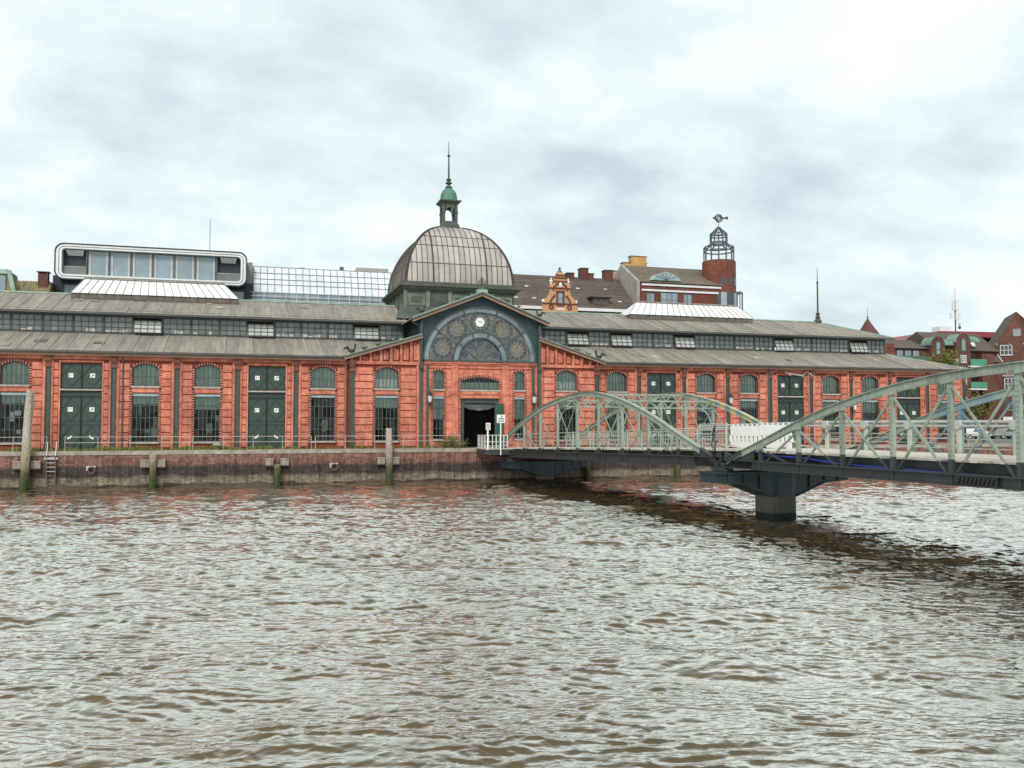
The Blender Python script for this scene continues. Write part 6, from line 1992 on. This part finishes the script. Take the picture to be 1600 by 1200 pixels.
# eyebrow window in the roof
eb = MB(); n = 12
ex_, ew_, ez0, ez1 = 35.7, 2.35, 24.15, 25.35
ar_ = [(ex_ - ew_ + 2*ew_*i/n, ez0 + (ez1 - ez0) * (1 - (2*i/n - 1)**2)) for i in range(n + 1)]
EB = MB().prism([(a_, 35.55, z) for a_, z in ar_], (0, 3, 0)).build('eyebrow_dormer', COPPER, TB)
MB().poly([(ex_ + (a_ - ex_)*.86, 35.52, ez0 + .05 + (z - ez0)*.80) for a_, z in ar_]).build('pane', PG, EB)
for k in (35, 65, 90, 115, 145):
    a_ = R(k); eb.bar((ex_, 35.5, ez0 + .08), (ex_ + 1.75*math.cos(a_), 35.5, ez0 + .08 + .95*math.sin(a_)), .05, .08, side=(0, 1, 0))
eb.build('glazing_bar', FRM, EB)
# tower
tx, ty, tr0 = 45.1, 38.0, 2.33
MB().lathe(tx, ty, [(tr0, 2.74), (tr0, 27.55), (tr0 - .2, 27.56)], 40).build('tower', REDB, TB)
for k in (252, 278, 304):
    a_ = R(k); cx_, cy_ = tx + tr0 * math.cos(a_), ty + tr0 * math.sin(a_)
    m_ = MB(); u = Vector((-math.sin(a_), math.cos(a_), 0)); o_ = Vector((math.cos(a_), math.sin(a_), 0)); c_ = Vector((cx_, cy_, 0))
    m_.bar(c_ + o_*.0 + Vector((0, 0, 24.0)), c_ + o_*.0 + Vector((0, 0, 25.1)), .5, .12, side=u); m_.build('window', DKG, TB)
for i, k in enumerate((232, 255, 278, 301, 324)):
    a_ = R(k); c_ = Vector((tx + 2.45*math.cos(a_), ty + 2.45*math.sin(a_), 0)); u = Vector((-math.sin(a_), math.cos(a_), 0))
    f_ = MB(); f_.bar(c_ + Vector((0, 0, 20.6)), c_ + Vector((0, 0, 23.0)), .85, .08, side=u); w_ = f_.build('tower_window', PG if i % 2 else DKG, TB)
    f_ = MB()
    for s in (-1, 1): f_.bar(c_ + u*s*.45 + Vector((0, 0, 20.6)), c_ + u*s*.45 + Vector((0, 0, 23.05)), .08, .14, side=u)
    f_.build('window_frame', FRM, w_)
pg = MB()
for k in range(-2, 3):
    a_ = R(330 + 14*k); pg.cyl((tx + 3.2*math.cos(a_), ty + 3.2*math.sin(a_), 20), (tx + 3.2*math.cos(a_), ty + 3.2*math.sin(a_), 23.1), .05, 6); pg.bar((tx + 2.4*math.cos(a_), ty + 2.4*math.sin(a_), 23.1), (tx + 3.3*math.cos(a_), ty + 3.3*math.sin(a_), 23.1), .07, .09)
pg.build('pergola', FRM, TB)
cgm = MB(); n = 12
def cage_ring(r_, z, t_=.06):
    for i in range(n):
        a_, b_ = 2*math.pi*i/n, 2*math.pi*(i+1)/n
        cgm.bar((tx + r_*math.cos(a_), ty + r_*math.sin(a_), z), (tx + r_*math.cos(b_), ty + r_*math.sin(b_), z), t_, t_)
for r_, z in ((2.05, 27.62), (2.05, 29.1), (2.05, 29.65), (1.15, 30.15), (1.15, 30.35), (1.15, 31.25), (1.15, 31.6), (.25, 32.45)): cage_ring(r_, z, .15)
for i in range(n):
    a_ = 2*math.pi*i/n; C_ = lambda r_, z: (tx + r_*math.cos(a_), ty + r_*math.sin(a_), z)
    for p_, q_ in (((2.05, 27.6), (2.05, 29.65)), ((2.05, 29.65), (1.15, 30.15)), ((1.15, 30.15), (1.15, 31.6)), ((1.15, 31.6), (.25, 32.45))):
        cgm.bar(C_(*p_), C_(*q_), .14, .14)
cgm.build('lantern_cage', FRM, TB)
MB().lathe(tx, ty, [(.28, 32.4), (.28, 32.6), (.05, 32.65), (.05, 33.3)], 8).build('vane_post', FRM, TB)
fs_ = MB(); fc = (tx + .05, 33.85); yv = ty
fs_.ring(fc, .42, .62, yv - .07, yv + .07, n=22, ez=.95); fs_.ring(fc, .18, .32, yv - .06, yv + .06, n=16)
fs_.prism([(fc[0] - .5, yv - .06, fc[1] - .3), (fc[0] - 1.0, yv - .06, fc[1]), (fc[0] - .5, yv - .06, fc[1] + .3)], (0, .12, 0))
fs_.prism([(fc[0] + .55, yv - .06, fc[1] - .1), (fc[0] + 1.0, yv - .06, fc[1]), (fc[0] + 1.45, yv - .06, fc[1] - .08), (fc[0] + 1.45, yv - .06, fc[1] + .35), (fc[0] + .9, yv - .06, fc[1] + .2), (fc[0] + .55, yv - .06, fc[1] + .1)], (0, .12, 0))
fs_.build('fish_vane', M('bronze', (.12, .1, .07), (.06, .05, .04), 3, .4, metal=.5), TB)

# ---- right-hand cluster
AP = thing('apartment_building', (84, 45, 2.74), 'brown brick apartment block with copper barrel dormers and green balconies', 'building')
ay = 40.0
MB().box(73.8, 82.2, ay, ay + 12, 2.74, 16.4).build('wall', BROWNB, AP)
MB().prism([(73.6, ay - .4, 16.35), (73.6, ay + 4, 18.1), (73.6, ay + 12, 16.3)], (8.8, 0, 0)).build('roof', TILE, AP)
MB().box(73.6, 76.0, ay - .35, ay + 3, 12, 17.0).build('wall_pier', REDB, AP)
for x in (76.6, 78.1, 79.6): pane_win(AP, x, x + 1.2, ay - .01, 14.9, 16.1, 2, 1, FRM, PG, False)
MB().box(76, 82.2, ay - 1.2, ay - 1.1, 14.3, 15.1).build('balustrade', GR[1] if False else M('green_glass', (.08, .13, .10), None, 1, .2), AP)
MB().box(76, 82.2, ay - 1.2, ay, 13.9, 14.25).build('balcony_slab', CONC, AP)
DCOP = M('dull_verdigris', (0.20, 0.31, 0.25), (0.10, 0.16, 0.13), 1.2, .65)
def barrel(x0, x1, z1, xr, y):
    r_ = (x1 - x0) / 2; xm = (x0 + x1) / 2; n = 12
    pts = [(x0, y, 2.74), (x1, y, 2.74)] + [(xm + r_*math.cos(math.pi*i/n), y, z1 - r_ + r_*math.sin(math.pi*i/n)) for i in range(n + 1)]
    B_ = MB().prism(pts, (0, 2.2, 0)).build('stair_tower', BROWNB, AP)
    rm = MB()
    for i in range(n):
        a_, b_ = math.pi*i/n, math.pi*(i+1)/n
        f = lambda t_, yy: (xm + (r_+.06)*math.cos(t_), yy, z1 - r_ + (r_+.06)*math.sin(t_))
        rm.poly([f(a_, y - .05), f(b_, y - .05), f(b_, y + 2.2), f(a_, y + 2.2)])
    rm.build('barrel_roof', DCOP, B_)
    # copper quarter vault running to the right
    q = MB()
    for i in range(6):
        a_, b_ = math.pi/2*i/6, math.pi/2*(i+1)/6
        f = lambda t_, xx: (xx, y + 2.4 - 1.9*math.cos(t_), z1 - 1.15 + 1.1*math.sin(t_))
        q.poly([f(a_, x1), f(a_, xr), f(b_, xr), f(b_, x1)])
    for j in range(5):
        xx = x1 + (xr - x1) * (j + .5) / 5
        for i in range(6):
            a_, b_ = math.pi/2*i/6, math.pi/2*(i+1)/6
            q.bar((xx, y + 2.4 - 1.92*math.cos(a_), z1 - 1.15 + 1.12*math.sin(a_)), (xx, y + 2.4 - 1.92*math.cos(b_), z1 - 1.15 + 1.12*math.sin(b_)), .06, .06, side=(1, 0, 0))
    q.build('copper_vault', DCOP, AP)
    w_ = MB(); w_.prism([(xm - .42, y - .02, z1 - 2.7), (xm + .42, y - .02, z1 - 2.7)] + [(xm + .42*math.cos(math.pi*i/8), y - .02, z1 - 1.1 + .42*math.sin(math.pi*i/8)) for i in range(9)], (0, -.05, 0)); o = w_.build('arched_window', COPPERG, B_)
    w_ = MB(); w_.prism([(xm - .28, y - .07, z1 - 2.55), (xm + .28, y - .07, z1 - 2.55)] + [(xm + .28*math.cos(math.pi*i/8), y - .07, z1 - 1.15 + .28*math.sin(math.pi*i/8)) for i in range(9)], (0, -.02, 0)); w_.build('pane', PG, o)
barrel(82.2, 84.7, 18.15, 86.9, ay - 1.0)
barrel(86.95, 89.6, 18.75, 92.0, ay - 1.0)
MB().box(84.7, 95.5, ay + .8, ay + 12, 2.74, 16.6).build('wall', BROWNB, AP)
MB().prism([(84.7, ay + .2, 16.3), (84.7, ay + 5, 19.6), (84.7, ay + 12, 16.5)], (12, 0, 0)).build('roof', TILE, AP)
m_ = MB(); m_.prism([(92.2, ay + 1.35, 17.1), (92.9, ay + 1.35, 17.1), (93.5, ay + 2.3, 17.75), (92.8, ay + 2.3, 17.75)], (0, -.05, .08)); m_.build('roof_light', WCON, AP)
for z in (14.15, 10.6, 7.2):
    for xa, xb in ((89.1, 92.2), (84.75, 86.9)):
        b_ = MB().box(xa, xb, ay - 1.5, ay + .8, z - .55, z - .30).build('balcony', WCON, AP)
        MB().box(xa, xb, ay - 1.56, ay - 1.5, z - .28, z + .68).build('balcony_front', M('mint_green', (.08, .28, .18), (.05, .2, .125), 1, .5) if xa > 88 and z == 14.15 else MATS['mint_green'] if xa > 88 else CONC, b_)
        MB().box(xa + .3, xb - .3, ay + .74, ay + .8, z - .3, z + 1.7).build('glazed_door', DKG, b_)
for z in (14.3, 11.0, 7.7): pane_win(AP, 87.7, 88.75, ay - 1.01, z, z + 1.15, 2, 1, WHITE, PG, True)
MB().box(92.3, 94.6, ay - .6, ay + .8, 2.74, 15.8).build('wall_pier', BROWNB, AP)
# gabled brick house, turned towards the river bend
GH = thing('gabled_house', (99.0, 39.2, 2.74), 'dark brick house with steep gable and small white windows at the right edge', 'house')
ox, hy = 99.0, 39.2
MB().prism([(ox - 4.3, hy, 2.74), (ox + 11, hy, 2.74), (ox + 11, hy, 11.5), (ox, hy, 22.5), (ox - 4.3, hy, 15.6)], (0, .6, 0)).build('front_wall', BROWNB, GH)
MB().box(ox - 4.2, ox + 11, hy + .6, hy + 10, 2.74, 11.5).build('wall', BROWNB, GH)
MB().prism([(ox - 4.6, hy - .1, 15.3), (ox, hy - .1, 22.7), (ox, hy - .1, 22.45), (ox - 4.45, hy - .1, 15.1)], (0, 10, 0)).build('roof', TILE, GH)
MB().prism([(ox, hy - .1, 22.7), (ox + 11.2, hy - .1, 11.4), (ox + 11.2, hy - .1, 11.1), (ox, hy - .1, 22.45)], (0, 10, 0)).build('roof', TILE, GH)
pane_win(GH, ox - .5, ox + .6, hy - .01, 18.75, 19.9, 2, 1, SILL, PG, False)
for x, z, a_, b_ in ((-2.4, 15.75, 1.7, 1.6), (1.1, 16.1, 1.9, 1.7), (-1.9, 10.2, 1.5, 1.9), (1.4, 10.2, 1.5, 1.9), (-1.9, 7.0, 1.6, 1.7), (1.4, 7.0, 1.6, 1.7), (-3.9, 9.7, .9, 1.7), (-3.9, 13.0, .8, 1.3)):
    pane_win(GH, ox + x, ox + x + a_, hy - .01, z, z + b_, 3 if a_ > 1 else 2, 2, WHITE if z in (10.2, 15.75) else RUST, DKG, True)
MB().box(ox - 2.2, ox + .2, hy - .25, hy - .002, 12.3, 12.6).build('string_course', CONC, GH)
MB().box(ox - 2.2, ox - .3, hy - .1, hy - .02, 5.2, 5.9).build('shop_board', WCON, GH)
for x in (-2.9, -1.1, .9): m_ = MB(); m_.lathe(ox + x, hy - .12, [(.06, 17.3), (.11, 17.45), (.06, 17.7)], 6); m_.build('wall_anchor', SILL, GH)
MB().prism([(ox - 4.6, hy - 1.3, 14.6), (ox - 2.3, hy - 1.3, 14.6), (ox - 2.9, hy - .1, 15.9), (ox - 4.2, hy - .1, 15.9)], (0, .1, 0)).build('canopy_roof', TILE, GH)
m_ = MB(); m_.bar((ox - 4.6, hy - 1.35, 14.6), (ox - 4.2, hy - .15, 15.95), .1, .12); m_.bar((ox - 2.3, hy - 1.35, 14.6), (ox - 2.9, hy - .15, 15.95), .1, .12); m_.build('canopy_edge', WCON, GH)
GH.rotation_euler.z = R(-36)
# red roof and mast far behind
RR = thing('red_roof_building', (104, 66, 2.74), 'distant long building with bright red flat roof edge', 'building')
MB().box(95, 128, 62, 80, 2.74, 20.2).build('wall', CONC, RR)
MB().prism([(96.5, 60, 20.0), (103, 60, 21.75), (128, 60, 22.1), (128, 60, 20.9), (104, 60, 20.9), (97, 60, 19.6)], (0, 20, 0)).build('roof_edge', M('red_cladding', (.26, .03, .045), (.2, .025, .035), 1, .5), RR)
for x in (104.2, 106.5, 109): pane_win(RR, x, x + 1.9, 61.99, 19.2, 20.1, 2, 1, WHITE, PG, False)
MB().box(105.8, 108.4, 63, 65, 22, 23).build('roof_unit', WCON, RR)
MST = thing('telecom_mast', (109.4, 63, 21.9), 'telecom mast with white panel antennas on the red roof', 'mast')
m_ = MB(); m_.cyl((109.4, 63, 20.5), (109.4, 63, 28.0), .13, 8); m_.cyl((109.4, 63, 28), (109.4, 63, 30.2), .03, 6); m_.build('pole', FRM, MST)
for dx, dy, z0, z1, w_ in ((0, -.4, 26.1, 28.1, .55), (-.55, -.1, 26.0, 28.0, .4), (.5, -.2, 26.1, 28.1, .4), (0, -.4, 24.2, 25.6, .5), (-.95, 0, 24.6, 25.6, .4), (.9, 0, 24.4, 25.7, .4)):
    MB().box(109.4 + dx - w_/2, 109.4 + dx + w_/2, 63 + dy - .15, 63 + dy + .15, z0, z1).build('antenna_panel', WCON, MST)
for z in (22.9, 23.7): m_ = MB(); m_.ell((109.95, 62.6, z), (.35, .2, .35)); m_.build('dish', WCON if z > 23 else FRM, MST)
# pointed turret behind the hall
TU = thing('turret', (88.4, 61, 2.74), 'pointed brown turret roof peeping over the hall hip', 'turret')
MB().box(87.1, 89.7, 60, 62.6, 2.74, 20.9).build('wall', BROWNB, TU)
MB().lathe(88.4, 61.3, [(2.0, 20.8), (1.0, 22.2), (.08, 23.7)], 4).build('roof', M('dark_red_tile', (.13, .05, .04), None, 2, .8), TU)
MB().lathe(88.4, 61.3, [(.08, 23.6), (.15, 24.0), (.04, 24.2), (.03, 25.6)], 6).build('finial', FRM, TU)
# ---- parked cars glimpsed under the right end
def car(x, y, col, lab):
    T = thing('parked_car', (x, y, 2.74), lab, 'car', 'cars parked beyond the hall')
    z = 2.74
    prof = [(-2.15, .45), (-2.15, .85), (-1.5, .98), (-1.0, 1.0), (-.45, 1.42), (.9, 1.45), (1.6, 1.02), (2.1, .95), (2.18, .45)]
    b = MB().prism([(x + a_, y - .85, z + h_) for a_, h_ in prof], (0, 1.7, 0)); b.build('body', col, T)
    w_ = MB().prism([(x - .85, y - .87, z + 1.02), (x + 1.35, y - .87, z + 1.02), (x + .82, y - .87, z + 1.38), (x - .42, y - .87, z + 1.36)], (0, 1.74, 0)); w_.build('window', DKG, T)
    for dx in (-1.35, 1.35):
        for dy in (-.80, .80):
            q = MB(); q.cyl((x + dx, y + dy - .1, z + .32), (x + dx, y + dy + .1, z + .32), .32, 14); t_ = q.build('wheel', BLACK, T)
            q = MB(); q.cyl((x + dx, y + dy - .12, z + .32), (x + dx, y + dy + .12, z + .32), .18, 10); q.build('rim', GALV, t_)
    for s in (-1, 1):
        MB().box(x - 2.19, x - 2.12, y + s*.6 - .2, y + s*.6 + .2, z + .62, z + .8).build('headlight', WCON, T)
CARW = M('car_white', (.78, .79, .8), None, 1, .25); CARS = M('car_silver', (.4, .42, .44), None, 1, .25, metal=.5); CARD = M('car_dark', (.03, .035, .045), None, 1, .25)
car(73.4, 22, CARW, 'white car parked nearest the corner of the hall')
car(79.2, 22.4, CARS, 'silver car parked between the white car and the dark car')
car(85.0, 22, CARD, 'dark car parked farthest right beyond the hall')
